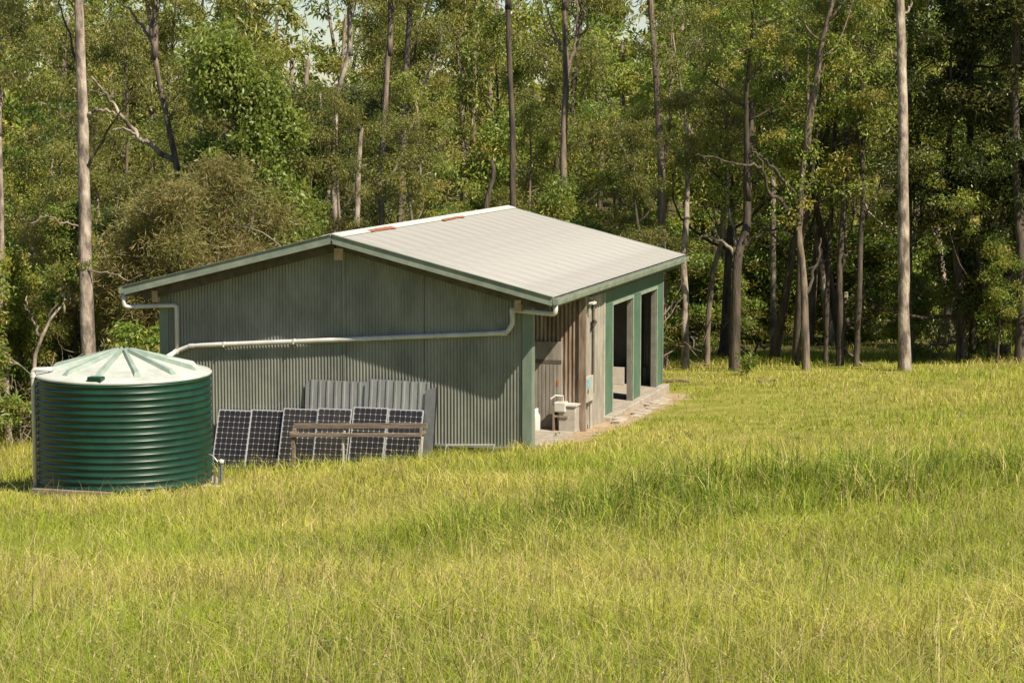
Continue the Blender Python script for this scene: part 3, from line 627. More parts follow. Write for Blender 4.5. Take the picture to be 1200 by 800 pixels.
def make_tree(seed, H, r0, t0, nl, ll, upang, sub, clump, nleaf, size, droop, tints, wob=.10, twigs=0, flat=.7, tw=.55, fill=0, top=1.0):
    rng = np.random.default_rng(seed); mb = MB(); tips = []; tR = []
    P, _ = wander(rng, (0, 0, -.4), (rng.normal(0, .03), rng.normal(0, .03), 1), H + .4, 14, .035 * wob / .1, .02)
    s = np.linspace(0, 1, 15); rad = r0 * (1 - s * .82); rad[0] *= 1.35; rad[1] *= 1.06
    mb.tube(P, rad, 10)
    for i in range(nl):
        t = t0 + (1 - t0) * ((i + rng.random() * .8) / nl) ** .9; t = min(t, .985); k = t * 14; a = int(k); p = P[a] * (1 - (k - a)) + P[min(a + 1, 14)] * (k - a)
        az = i * 2.4 + rng.normal(0, .5); el = rng.uniform(*upang); l = ll * rng.uniform(.6, 1.15) * (1 - .45 * (t - t0) / (1 - t0 + 1e-6)) * top
        d = np.array([math.cos(az) * math.cos(el), math.sin(az) * math.cos(el), math.sin(el)])
        Q, dq = wander(rng, p, d, l, 6, .22, .05); rb = max(.02, r0 * (1 - t * .82) * .48)
        mb.tube(Q, np.linspace(rb, rb * .25, 7), 6); tips.append(Q[-1]); tR.append(clump * rng.uniform(.8, 1.2))
        for j in range(sub):
            u = rng.uniform(.25, .95) * 6; b = int(u); q = Q[b] * (1 - (u - b)) + Q[min(b + 1, 6)] * (u - b)
            dd = unit(dq * .5 + rng.normal(0, .8, 3) + np.array([0, 0, .25])); W, _ = wander(rng, q, dd, l * rng.uniform(.25, .5), 4, .3, .06)
            mb.tube(W, np.linspace(rb * .4, .008, 5), 5); tips.append(W[-1]); tR.append(clump * rng.uniform(.6, 1.15))
            if rng.random() < .5: tips.append(W[2] + rng.normal(0, .15, 3)); tR.append(clump * rng.uniform(.45, .8))
    for _ in range(twigs):
        k = rng.integers(4, 14); p = P[k]; az = rng.uniform(0, 6.28); el = rng.uniform(-.1, .9); d = (math.cos(az) * math.cos(el), math.sin(az) * math.cos(el), math.sin(el))
        Q, dq = wander(rng, p, d, ll * rng.uniform(.4, 1.0), 6, .35, .0); mb.tube(Q, np.linspace(.028, .008, 7), 4)
    C = np.array(tips); R = np.array(tR)
    if fill:
        j = rng.integers(0, len(C), fill); C = np.concatenate([C, C[j] + rng.normal(0, clump * .7, (fill, 3))]); R = np.concatenate([R, R[j] * rng.uniform(.6, .9, fill)])
    V, T, col = leaves(rng, C, R, nleaf, size, droop, tints, flat)
    wm = bpy.data.meshes.new('trunk'); wm.from_pydata(mb.v, [], mb.f); wm.polygons.foreach_set('use_smooth', np.ones(len(wm.polygons), bool))
    cm = fast_mesh('crown', V, T, col); cm.materials.append(M['leaf'])
    return dict(wood=wm, crown=cm, V=V, T=T, C=col, H=H)
OLIVE = [(0.239, 0.238, 0.06), (0.203, 0.217, 0.055), (0.282, 0.254, 0.074), (0.177, 0.197, 0.051)]
YELL = [(0.302, 0.31, 0.061), (0.257, 0.29, 0.059), (0.334, 0.298, 0.077), (0.231, 0.269, 0.054)]
BRIGHT = [(0.208, 0.264, 0.051), (0.244, 0.292, 0.061), (0.184, 0.23, 0.051)]
BROWN = [(0.337, 0.289, 0.115), (0.31, 0.274, 0.096), (0.378, 0.314, 0.133), (0.285, 0.289, 0.087)]
DARK = [(0.081, 0.106, 0.028), (0.099, 0.121, 0.032), (0.068, 0.086, 0.025), (0.136, 0.133, 0.036)]
MID = [(0.188, 0.251, 0.047), (0.157, 0.226, 0.043), (0.228, 0.271, 0.054)]
AR = {}
AR['gum_a'] = make_tree(11, 15, .17, .28, 14, 3.3, (.35, .95), 4, .66, 105, (.19, .048), .75, OLIVE, fill=8)
AR['gum_b'] = make_tree(12, 13, .15, .22, 14, 3.0, (.25, .9), 4, .62, 105, (.18, .050), .7, YELL, fill=8)
AR['gum_c'] = make_tree(13, 16, .19, .38, 13, 3.5, (.4, 1.0), 4, .70, 105, (.20, .046), .8, OLIVE + YELL, fill=6, twigs=8)
AR['light'] = make_tree(14, 11.5, .17, .30, 14, 3.9, (.15, .8), 4, .62, 88, (.17, .062), .55, MID + YELL, wob=.16, fill=10, top=1.05)
AR['bright'] = make_tree(15, 8.6, .16, .28, 16, 2.7, (.1, .9), 5, .66, 170, (.15, .080), .45, BRIGHT, fill=45, flat=.8)
AR['brown'] = make_tree(16, 7.2, .10, .16, 18, 2.4, (.25, 1.1), 5, .80, 170, (.22, .019), .35, BROWN, twigs=34, fill=4, flat=.8)
AR['dark'] = make_tree(17, 13, .20, .14, 20, 4.0, (-.15, .6), 5, .75, 150, (.17, .066), .5, DARK, fill=20)
AR['sapling'] = make_tree(18, 6.0, .07, .22, 12, 1.6, (.3, 1.0), 3, .60, 120, (.16, .055), .6, MID + YELL, fill=10)
AR['scrub'] = make_tree(19, 3.2, .05, .06, 14, 1.3, (.2, 1.1), 3, .50, 120, (.15, .060), .4, MID + OLIVE, fill=14)
AR['polecrown'] = make_tree(20, 8, .11, .12, 11, 2.4, (.3, 1.0), 3, .70, 80, (.19, .046), .8, OLIVE, fill=8)

def bare_copy(arc, bark):
    """the archetype's woody mesh in another bark"""
    key = 'wood_' + bark
    if key not in arc:
        m = arc['wood'].copy(); m.name = 'trunk'; m.materials.clear(); m.materials.append(M[bark]); arc[key] = m
    return arc[key]
def plant(name, arc, px, D, label, cat='tree', group=None, scale=1.0, rot=0.0, bark='bark_brown', tilt=(0, 0), py=None, dz=0.0):
    x, y = col_at(px, D); e = thing(name, label, cat, (x, y, gz(x, y) + dz), (tilt[0], tilt[1], rot), group, scale)
    a = AR[arc]; link('trunk', bare_copy(a, bark), None, e); link('crown', a['crown'], None, e); return e
def pole(name, pts, D, r0, r1, bark, label, H=17.0, crown='polecrown', cs=1.0, group=None, branches=(), rot=0.0):
    """a tall bare trunk through measured points, its crown high above"""
    x, y = col_at(pts[0][0], D); g = gz(x, y); e = thing(name, label, 'tree', (x, y, g), group=group)
    W = [np.array([x, y, g - .4]), np.array([x, y, g])] + [at(px, py, D) for px, py in pts]
    W = [w for i, w in enumerate(W) if i < 2 or w[2] > g + .5]
    d = unit(W[-1] - W[2 if len(W) > 3 else 1]); top = W[-1]
    while top[2] - g < H - .1:
        top = top + (d * .5 + np.array([0, 0, .5])) * 2.0; W.append(top)
    W = np.array(W) - np.array([x, y, g]); s = np.linspace(0, 1, 26)
    cum = np.concatenate([[0], np.cumsum(np.linalg.norm(np.diff(W, axis=0), axis=1))]); cum /= cum[-1]
    P = np.stack([np.interp(s, cum, W[:, i]) for i in range(3)], 1); rr = np.random.default_rng(int(pts[0][0] * 7) % 999)
    P[2:] += np.cumsum(rr.normal(0, .012, (24, 3)) * np.array([1, 1, 0]), 0)
    rad = np.interp(s, [0, .03, .08, .6, 1], [r0 * 1.35, r0 * 1.12, r0, r1, r1 * .55]) * (1 + rr.normal(0, .03, 26))
    MB().tube(P, rad, 12).build('trunk', bark, e, smooth=True)
    for b in branches:                                # measured limbs: list of pixel points, radius, bark
        Q = np.array([at(px, py, D + dd) for px, py, dd in b[0]]) - np.array([x, y, g])
        t = np.linspace(0, 1, 4 * len(Q)); u = np.linspace(0, 1, len(Q)); Q = np.stack([np.interp(t, u, Q[:, i]) for i in range(3)], 1) + rr.normal(0, .03, (len(t), 3))
        MB().tube(Q, np.linspace(b[1], b[1] * .35, len(t)), 7).build('limb', b[2], e, smooth=True)
    if crown:
        c = link('crown', AR[crown]['crown'], None, e); c.location = P[-9]; c.scale = (cs,) * 3; c.rotation_euler = (0, 0, rot)
        w = link('crown_limbs', bare_copy(AR[crown], bark), None, e); w.location = P[-9]; w.scale = (cs,) * 3; w.rotation_euler = (0, 0, rot)
    return e

# --- measured trunks, left to right
pole('gum_tree', [(103, 420), (100, 300), (98, 200), (97, 100), (93, 0)], 60, .205, .13, 'bark_pale', 'tall pale gum tree trunk rising behind the green tank', 17, cs=1.0,
     branches=[([(103, 134, 0), (112, 129, -.2), (128, 129, -.3), (138, 134, -.5)], .055, 'bark_pale'), ([(95, 82, 0), (86, 80, .2), (72, 78, .3), (62, 80, .5)], .035, 'bark_dark'),
               ([(92, 78, 0), (80, 40, .3), (72, 10, .6), (68, -20, .8)], .04, 'bark_dark'), ([(100, 320, 0), (125, 318, -.4), (150, 330, -.8), (165, 322, -1)], .03, 'twig_pale'),
               ([(101, 200, 0), (118, 168, -.4), (135, 138, -.9), (165, 105, -1.5)], .045, 'bark_dark'), ([(96, 265, 0), (75, 262, -.3), (55, 252, -.5), (38, 262, -.7)], .03, 'twig_pale')])
pole('gum_tree', [(8, 520), (5, 440), (3, 380), (0, 300)], 62, .11, .08, 'bark_pale', 'slender pale trunk at the left edge of the photo', 12, cs=.7)
pole('forked_sapling', [(38, 470), (40, 420), (47, 395), (60, 370), (78, 350)], 60.5, .085, .04, 'bark_pale', 'leaning pale forked sapling left of the tall gum', 5.4, crown='scrub', cs=.7,
     branches=[([(47, 395, 0), (40, 375, .1), (32, 362, .2), (30, 345, .3)], .04, 'bark_pale'), ([(55, 378, 0), (66, 352, -.2), (80, 330, -.4), (95, 318, -.6)], .03, 'twig_pale')])
pole('gum_tree', [(212, 330), (214, 250), (205, 185), (185, 90), (172, 0)], 68, .13, .08, 'bark_brown', 'brown gum with a long crooked limb left of the bright green tree', 15, cs=.9,
     branches=[([(206, 187, 0), (185, 178, -.4), (160, 158, -.8), (140, 132, -1.2), (122, 110, -1.6), (108, 92, -2)], .095, 'bark_pale'), ([(160, 158, -.8), (145, 150, -1.1), (130, 152, -1.4)], .05, 'twig_pale'),
               ([(185, 60, 0), (165, 30, .3), (148, 8, .6), (135, 2, .8)], .06, 'bark_brown')])
pole('broken_tree', [(417, 270), (420, 200), (422, 165), (424, 150)], 72, .14, .11, 'bark_pale', 'pale broken trunk showing just above the left roof slope', 5.9, crown=None,
     branches=[([(423, 152, 0), (414, 146, .1), (408, 156, .1), (404, 168, .2)], .07, 'bark_dark')])
pole('gum_tree', [(394, 270), (394, 190), (396, 120), (412, 60), (410, 0)], 74, .11, .08, 'bark_pale', 'thin pale trunk behind the gable peak', 15, cs=.8)
pole('gum_tree', [(448, 260), (445, 210), (452, 120), (460, 0)], 75, .13, .09, 'bark_brown', 'brown trunk behind the left part of the roof ridge', 15, cs=.9, branches=[([(448, 225, 0), (470, 185, .2), (492, 120, .4), (508, 70, .6), (520, 30, .8)], .06, 'twig_pale')])
pole('gum_tree', [(470, 262), (472, 200), (476, 110), (482, 0)], 76, .17, .11, 'bark_brown', 'brown trunk behind the middle of the roof ridge', 15, cs=.8)
pole('burnt_stump_tree', [(566, 250), (568, 225), (575, 205), (571, 188)], 71, .20, .12, 'bark_dark', 'dark leaning broken trunk with a pale scar above the ridge', 6.2, crown=None)
pole('gum_tree', [(600, 242), (599, 150), (597, 80), (595, 0)], 73, .125, .09, 'bark_dark', 'dark straight slender trunk rising behind the far end of the ridge', 17, cs=.8)
pole('gum_tree', [(662, 258), (662, 170), (664, 90), (662, 0)], 74, .15, .10, 'bark_brown', 'straight grey brown trunk behind the right roof slope', 17, cs=.9,
     branches=[([(664, 92, 0), (672, 60, .1), (678, 30, .2), (676, 0, .3)], .07, 'bark_brown'), ([(663, 70, 0), (650, 40, .2), (640, 10, .3), (636, -10, .4)], .05, 'twig_pale')])
pole('gum_tree', [(777, 380), (776, 290), (776, 210), (770, 100), (763, 0)], 71, .16, .10, 'bark_brown', 'brown trunk rising beside the far end of the roof', 17, cs=.8, branches=[([(776, 215, 0), (784, 150, .2), (786, 90, .3), (788, 20, .5)], .07, 'bark_brown'), ([(785, 100, .2), (800, 70, .2), (820, 50, .3)], .03, 'twig_pale')])
pole('gum_tree', [(804, 420), (804, 360), (803, 300), (806, 220)], 70, .13, .10, 'bark_pale', 'pale straight trunk just right of the green door wall', 7.5, cs=.7)
pole('leaning_gum', [(829, 415), (832, 370), (838, 320), (850, 280)], 72, .10, .07, 'bark_brown', 'slim leaning brown trunk right of the pale trunk by the shed', 7.5, cs=.7)
pole('stringybark_tree', [(861, 422), (862, 370), (862, 320), (864, 295), (872, 270)], 68.5, .175, .12, 'bark_dark', 'stout dark trunk with forked limbs at the edge of the clearing', 6.6, crown='light', cs=.62,
     branches=[([(863, 300, 0), (850, 285, .2), (832, 276, .4), (815, 280, .6)], .07, 'twig_pale'), ([(864, 296, 0), (885, 276, -.2), (910, 268, -.4), (930, 276, -.6)], .06, 'bark_dark'), ([(864, 292, 0), (862, 270, .2), (852, 240, .4)], .06, 'bark_pale')])
pole('gum_tree', [(906, 405), (906, 340), (906, 290), (905, 200)], 78, .105, .085, 'bark_pale', 'thin pale upright trunk between the dark trunk and the spreading tree', 14, cs=.7)
pole('spreading_gum', [(945, 430), (943, 370), (939, 310), (934, 265), (938, 200), (942, 120), (945, 40)], 68, .13, .075, 'bark_brown', 'brown trunked gum with wide spreading limbs right of the shed', 7.6, crown='light', cs=.75, rot=1.0,
     branches=[([(934, 262, 0), (918, 240, -.3), (900, 222, -.5), (892, 190, -.8), (880, 172, -1)], .075, 'bark_dark'), ([(930, 225, 0), (905, 195, -.3), (880, 172, -.5)], .06, 'bark_dark'), ([(938, 250, 0), (940, 200, .3), (945, 150, .5)], .07, 'bark_brown'),
               ([(945, 345, 0), (957, 310, .2), (962, 280, .3)], .06, 'bark_dark'), ([(893, 195, -.8), (865, 193, -1.2), (840, 185, -1.5), (815, 180, -1.8)], .05, 'bark_dark')])
pole('gum_tree', [(968, 425), (970, 370), (972, 320), (975, 250)], 71, .08, .06, 'bark_dark', 'thin dark sapling trunk close behind the spreading gum', 11, cs=.6)
pole('stringybark_tree', [(985, 425), (985, 370), (984, 310), (988, 240), (992, 150)], 70, .125, .09, 'bark_dark', 'dark trunk with a pale cut limb right of the spreading gum', 8.6, crown='light', cs=.6, rot=2.0, branches=[([(985, 318, 0), (992, 300, -.2), (1000, 292, -.3)], .08, 'bark_pale')])
pole('gum_tree', [(1004, 425), (1006, 370), (1008, 300), (1012, 240), (1008, 150)], 69.5, .10, .075, 'bark_dark', 'thin dark forked trunk left of the tall pale gum', 9.0, cs=.7, branches=[([(1010, 265, 0), (1018, 245, 0), (1028, 222, .1)], .05, 'bark_dark'), ([(1010, 262, 0), (1002, 245, 0), (998, 225, .1)], .05, 'bark_dark')])
pole('gum_tree', [(1061, 428), (1060, 300), (1060, 150), (1057, 30), (1056, 0)], 67, .185, .13, 'bark_pale', 'tall straight pale gum trunk standing at the right of the clearing', 19, cs=1.0,
     branches=[([(1058, 22, 0), (1050, 10, .1), (1042, -4, .2), (1034, -20, .3)], .05, 'bark_dark'), ([(1059, 20, 0), (1066, 8, .1), (1072, -8, .2)], .05, 'bark_pale')])
pole('gum_tree', [(1068, 420), (1067, 300), (1067, 150), (1066, 90)], 72, .085, .07, 'bark_brown', 'thin brown trunk close behind the tall pale gum', 15, cs=.7, branches=[([(1067, 95, 0), (1085, 78, -.2), (1105, 70, -.4)], .04, 'twig_pale')])
pole('dark_tree', [(1140, 420), (1140, 370), (1139, 310), (1137, 260)], 70.5, .13, .10, 'bark_dark', 'dark trunk under the dense dark tree at right', 11, crown='dark', cs=.6)
pole('dark_tree', [(1196, 425), (1197, 360), (1196, 290), (1190, 200)], 68, .17, .12, 'bark_dark', 'dark trunk at the right edge of the photo', 13, crown='dark', cs=.7, rot=1.4)
pole('dead_sapling', [(1130, 385), (1127, 340), (1122, 300)], 71, .05, .035, 'twig_pale', 'pale dead sapling with bare crooked limbs at the right', 4.0, crown=None,
     branches=[([(1128, 350, 0), (1112, 330, .1), (1098, 325, .1), (1088, 340, .2), (1082, 332, .2)], .035, 'twig_pale'), ([(1128, 378, 0), (1118, 372, 0), (1112, 362, .1)], .025, 'twig_pale'), ([(1125, 330, 0), (1115, 300, 0), (1108, 285, .1)], .025, 'twig_pale')])

# --- leafy trees one can name
plant('bright_tree', 'bright', 285, 67, 'dense rounded bright green tree above the left roof slope', scale=(1.08, 1.08, 1.22), rot=.4, bark='bark_brown')
plant('bright_tree', 'bright', 352, 69, 'smaller bright green leafy tree between the rounded tree and the gable peak', scale=(.62, .62, .68), rot=2.3, bark='bark_brown')
plant('she_oak', 'brown', 300, 63.5, 'brownish fine leaved tree with bare twigs just behind the left roof edge', scale=(1.1, 1.1, .9), rot=.3, bark='twig_pale')
plant('she_oak', 'brown', 210, 62, 'brownish fine leaved tree behind the left eave of the shed', scale=(1.0, 1.0, .85), rot=2.0, bark='twig_pale')
plant('she_oak', 'brown', 145, 63, 'brownish twiggy tree between the tall gum and the shed', scale=(.95, .95, .8), rot=4.0, bark='twig_pale')
plant('she_oak', 'brown', 60, 64.5, 'brownish twiggy tree left of the tall gum', scale=(.9, .9, .75), rot=5.3, bark='twig_pale')
plant('dark_tree', 'dark', 1175, 70, 'dense dark green tree filling the upper right corner', scale=(1.1, 1.1, 1.1), rot=.8, bark='bark_dark')
plant('dark_tree', 'dark', 1250, 69, 'dense dark green tree beyond the right edge of the photo', scale=.9, rot=2.8, bark='bark_dark')
plant('light_gum', 'light', 905, 73, 'light green leafy gum spreading above the clearing right of the shed', scale=1.0, rot=1.2, bark='bark_dark')
plant('light_gum', 'light', 845, 76, 'light green leafy gum behind the stout dark trunk', scale=1.05, rot=3.0, bark='bark_dark')
plant('light_gum', 'light', 990, 75, 'light green leafy gum left of the tall pale gum', scale=1.0, rot=4.6, bark='bark_dark')
plant('light_gum', 'light', 935, 71.5, 'light green leafy gum directly behind the spreading gum', scale=.86, rot=.2, bark='bark_dark')
plant('dark_tree', 'dark', 1128, 70, 'dense dark green tree right of the tall pale gum', scale=.85, rot=3.9, bark='bark_dark')
plant('sapling', 'sapling', 1168, 68, 'sunlit yellow green sapling at the forest edge near the right side', scale=.62, rot=1.0, bark='bark_dark')
plant('sapling', 'sapling', 25, 63, 'leafy green sapling near the left edge of the photo', scale=.9, rot=2.0, bark='bark_brown')
plant('sapling', 'sapling', -10, 61.5, 'bright leafy sapling cut by the left edge of the photo', scale=1.0, rot=3.3, bark='bark_brown')
plant('sapling', 'sapling', 505, 70, 'yellow green sapling close behind the middle of the ridge', scale=.85, rot=.5, bark='bark_brown')
plant('sapling', 'sapling', 440, 70, 'leafy sapling behind the ridge near the gable peak', scale=.8, rot=4.5, bark='bark_brown')
plant('sapling', 'sapling', 720, 72, 'leafy sapling behind the right roof slope', scale=.75, rot=2.5, bark='bark_brown')

# --- the rest of the wood's front, tree by tree
rr = np.random.default_rng(41)
zone = lambda px: ('in the wood left of the shed' if px < 180 else 'in the wood behind the left roof slope' if px < 400 else 'in the wood behind the roof ridge' if px < 610 else 'in the wood behind the right roof slope' if px < 800 else 'in the wood right of the shed' if px < 1060 else 'in the wood at the far right')
nm = {'gum_a': ('gum_tree', 'olive leaved gum tree'), 'gum_b': ('gum_tree', 'yellowish green gum tree'), 'gum_c': ('gum_tree', 'open crowned gum tree'), 'light': ('light_gum', 'light green leafy gum'), 'dark': ('dark_tree', 'dense dark green tree'), 'sapling': ('sapling', 'young leafy sapling')}
dep = ('at the front edge ', 'one row back ', 'two rows back ', 'deep ')
for row, (D0, step, jit) in enumerate(((70, 84, 30), (76, 76, 30), (84, 76, 34), (93, 78, 40))):
    px = -190 + row * 25
    while px < 1390:
        p = px + rr.uniform(-jit, jit); D = D0 + rr.uniform(-2.5, 3.5)
        if p < 200 and row == 0: D -= 5
        k = rr.choice(['gum_a', 'gum_b', 'gum_c', 'light', 'dark', 'sapling'], p=[.26, .24, .24, .08, .06, .12] if p < 780 else [.14, .18, .16, .28, .16, .08])
        if row == 0: k = 'sapling' if 180 < p < 1100 and rr.random() < .5 else k
        if row < 2 and 780 < p < 1085: px += step; continue
        n_, l_ = nm[k]; sc = rr.uniform(.85, 1.12) * (.56, .72, .86, 1.0)[row]
        if k == 'sapling': sc *= (1.5, 1.5, 1.6, 1.7)[row]
        if k == 'light': sc *= 1.15
        plant(n_, k, p, D, l_ + ' ' + dep[row] + zone(p), group=l_ + 's ' + dep[row] + zone(p), scale=(sc, sc, sc * rr.uniform(.85, 1.08)), rot=rr.uniform(0, 6.28), bark=str(rr.choice(['bark_pale', 'bark_brown', 'bark_dark'], p=[.35, .4, .25])), tilt=(rr.normal(0, .03), rr.normal(0, .03)))
        px += step
# understorey bushes
for i in range(96):
    px = rr.uniform(-150, 1350); D = rr.uniform(69, 104) if px > 780 else rr.uniform(70, 98) if px > 180 else rr.uniform(59, 74)
    if 790 < px < 1060 and D < 80: D += 12
    sc = rr.uniform(.5, .95) * (1.35 if D > 82 else 1.0)
    plant('bush', 'scrub', px, D, 'low leafy bush ' + zone(px), 'bush', 'bushes ' + zone(px), scale=(sc * 1.2, sc * 1.2, sc), rot=rr.uniform(0, 6.28), bark='bark_brown')

# --- bare twiggy shrubs and dead limbs that catch the sun
def bare_shrub(seed):
    rg = np.random.default_rng(seed); mb = MB()
    for i in range(7):
        a = rg.uniform(0, 6.28); Q, d = wander(rg, (0, 0, -.1), (math.cos(a) * .6, math.sin(a) * .6, 1), rg.uniform(2.2, 4.2), 9, .28, .02); mb.tube(Q, np.linspace(.026, .009, 10), 5)
        for j in range(5):
            k = rg.integers(3, 9); W, _ = wander(rg, Q[k], d + rg.normal(0, .9, 3), rg.uniform(.6, 1.7), 6, .4, .0); mb.tube(W, np.linspace(.013, .006, 7), 4)
    m = bpy.data.meshes.new('branches'); m.from_pydata(mb.v, [], mb.f); m.materials.append(M['twig_pale']); return m
BS = [bare_shrub(s_) for s_ in (3, 4, 5)]
for i, (px, D, sc, lab) in enumerate([(120, 61, 1.2, 'bare pale twigs between the tall gum and the shed'), (165, 60.6, 1.0, 'bare pale twigs under the left eave'), (70, 62, .9, 'bare crooked twigs left of the tall gum'), (235, 62.5, 1.3, 'bare twigs tangled above the left roof slope'),
        (20, 61, .9, 'bare twigs near the left edge of the photo'), (330, 64, 1.3, 'bare twigs just left of the gable peak'), (540, 69.5, 1.3, 'bare twigs above the ridge near the leaning dark trunk'), (640, 70, 1.3, 'bare pale twigs left of the trunk behind the right roof slope'),
        (705, 70.5, 1.35, 'bare curling twigs behind the middle of the right roof slope'), (750, 70, 1.2, 'bare curling twigs near the far roof corner'), (820, 76, .7, 'bare twigs right of the green door wall'), (1098, 73, .75, 'bare pale twigs right of the tall pale gum'), (1155, 74, .7, 'bare twigs beside the sunlit sapling at right')]):
    x, y = col_at(px, D); e = thing('dead_shrub', lab, 'shrub', (x, y, gz(x, y)), (0, 0, i * 1.3), 'bare twiggy shrubs', sc); link('branches', BS[i % 3], None, e)
# --- logs and dead branches on the forest floor
def log(px, py, D, l, r, az, el, label, bark='log_bark', kink=.06):
    x, y = col_at(px, D); g = gz(x, y); rl = np.random.default_rng(int(px)); d = np.array([math.cos(az) * math.cos(el), math.sin(az) * math.cos(el), math.sin(el)])
    P = np.array([d * l * (t - .5) for t in np.linspace(0, 1, 9)]) + rl.normal(0, kink, (9, 3)); P[:, 2] += r * .8 - P[:, 2].min()
    for i in range(9): P[i, 2] = max(P[i, 2], gz(x + P[i, 0], y + P[i, 1]) - g + r * .7)
    o = MB().tube(P, np.linspace(r, r * .6, 9), 9).build('log' if r > .06 else 'fallen_branch', bark, smooth=True); o.location = (x, y, g)
    return tag(o, label, 'log' if r > .06 else 'branch')
log(787, 443, 62.5, 1.1, .06, .2, .0, 'short dark log lying on the grass just right of the shed', 'log_bark', .02).name = 'log'
log(900, 447, 61.5, .5, .035, .3, .05, 'small stick lying on the grass below the spreading gum', 'twig_pale', .02)
log(885, 405, 76, 2.2, .05, -.5, .15, 'pale fallen branch on the ground between the dark trunk and the spreading gum', 'twig_pale', .12)
log(1000, 430, 70, 1.8, .04, 2.2, .35, 'thin branch leaning among the trunks left of the tall pale gum', 'twig_pale', .05)
log(930, 330, 92, 6.0, .16, .25, .03, 'long fallen log far back behind the spreading gum')
log(1085, 340, 90, 5.0, .14, .2, .02, 'fallen log far back right of the tall pale gum')
log(860, 325, 88, 3.5, .12, -.1, .02, 'fallen log far back behind the stout dark trunk')
log(1120, 405, 74, 3.0, .05, .5, .1, 'fallen branch lying under the dead sapling', 'twig_pale', .1)

# --- young weed plants standing in the grass
def weed(px, py, D, h, label, tints, n=9):
    x, y = col_at(px, D); g = gz(x, y); rg = np.random.default_rng(int(px + py)); e = thing('weed', label, 'weed', (x, y, g)); mb = MB(); C = []
    for i in range(n):
        a = rg.uniform(0, 6.28); Q, _ = wander(rg, (0, 0, 0), (math.cos(a) * .5, math.sin(a) * .5, 1), h * rg.uniform(.5, 1), 4, .15, .05); mb.tube(Q, np.linspace(.012, .004, 5), 4); C += [Q[2], Q[3], Q[4]]
    mb.build('stems', 'bark_brown', e); C = np.array(C); V, T, c = leaves(rg, C, np.full(len(C), h * .18), 10, (h * .2, h * .075), .1, tints); o = link('leaves', fast_mesh('leaves', V, T, c), 'leaf', e); return e
LIME = [(.20, .26, .03), (.17, .24, .03)]
weed(876, 430, 65.5, .75, 'bright lime green seedling at the forest edge right of the stout trunk', LIME, 7)
weed(375, 770, 13.6, .22, 'low broad leaved weed in the grass near the bottom edge', MID, 10)
weed(1100, 780, 13.3, .20, 'small broad leaved weed in the grass near the bottom right corner', MID, 7)

# --- the deeper wood: one mass
rr = np.random.default_rng(77); Vs = []; Ts = []; Cs = []; off = 0; wood = MB()
for i in range(190):
    px = rr.uniform(-420, 1620); D = rr.uniform(102, 175); x, y = col_at(px, D); k = str(rr.choice(['gum_a', 'gum_b', 'gum_c', 'light'])); a = AR[k]; N = len(a['V']) // 4
    sel = rr.choice(N, 1500, replace=False); L4 = a['V'].reshape(-1, 4, 3)[sel]; c0 = L4.mean(1, keepdims=True); L4 = c0 + (L4 - c0) * 2.6
    s = rr.uniform(.85, 1.15); r = rr.uniform(0, 6.28); R = np.array([[math.cos(r), -math.sin(r), 0], [math.sin(r), math.cos(r), 0], [0, 0, 1]])
    g = gz(x, y); Vs.append((L4.reshape(-1, 3) @ R.T) * s + np.array([x, y, g])); b = np.arange(1500)[:, None] * 4; Ts.append(np.concatenate([b + [0, 1, 2], b + [0, 2, 3]], 1).reshape(-1, 3) + off); off += 6000
    Cs.append(np.repeat(a['C'].reshape(-1, 4, 3)[sel][:, 0], 4, 0) * rr.uniform(.85, 1.15)); wood.tube([(x, y, g - .5), (x + rr.normal(0, .3), y, g + 6), (x + rr.normal(0, .6), y, g + 12)], [.2, .16, .1], 6)
ff = link('distant_wood', fast_mesh('distant_wood', np.concatenate(Vs), np.concatenate(Ts), np.concatenate(Cs)), 'leaf'); tag(ff, 'distant olive green crowns of the deeper wood', 'forest', kind='stuff')
wd = wood.build('trunks', 'bark_brown', ff, smooth=True); wd['kind'] = 'stuff'

# --- low undergrowth on the forest floor
rr = np.random.default_rng(5); n = 5200; px = rr.uniform(-200, 1400, n); D = rr.uniform(57, 135, n); P = np.array([col_at(p, d) for p, d in zip(px, D)])
keep = (forestness(P[:, 0], P[:, 1]) > .6) & (vnoise(P[:, 0], P[:, 1], 4.0) > .38); P = P[keep]; C = np.stack([P[:, 0], P[:, 1], ground(P[:, 0], P[:, 1]) + .15], 1)
V, T, c = leaves(rr, C, rr.uniform(.25, .6, len(C)), 60, (.26, .05), -.35, MID + YELL + OLIVE, flat=.5)
tag(link('undergrowth', fast_mesh('undergrowth', V, T, c), 'leaf'), 'ferns and low green undergrowth on the shady forest floor', 'undergrowth', kind='stuff')

# ================================================================== GRASS
def blades(rng, x, y, h, w, lean, tint, bend=.5):
    N = len(x); z = ground(x, y) - .02; az = rng.uniform(0, 6.28, N); la = rng.uniform(0, 6.28, N)
    sx = np.stack([np.cos(az), np.sin(az), np.zeros(N)], 1) * (w / 2)[:, None]; ld = np.stack([np.cos(la), np.sin(la), np.zeros(N)], 1)
    B = np.stack([x, y, z], 1); l1 = (lean * h * .35)[:, None]; l2 = (lean * h * (1.0 + bend))[:, None]
    m = B + ld * l1 + np.array([0, 0, 1.0]) * (h * .55)[:, None]; tp = B + ld * l2 + np.array([0, 0, 1.0]) * (h * np.clip(1 - lean * .35, .3, 1))[:, None]
    V = np.stack([B - sx, B + sx, m - sx * .8, m + sx * .8, tp], 1).reshape(-1, 3); b = np.arange(N)[:, None] * 5
    T = np.concatenate([b + [0, 1, 3], b + [0, 3, 2], b + [2, 3, 4]], 1).reshape(-1, 3); return V, T, np.repeat(tint, 5, 0)
rng = np.random.default_rng(101)
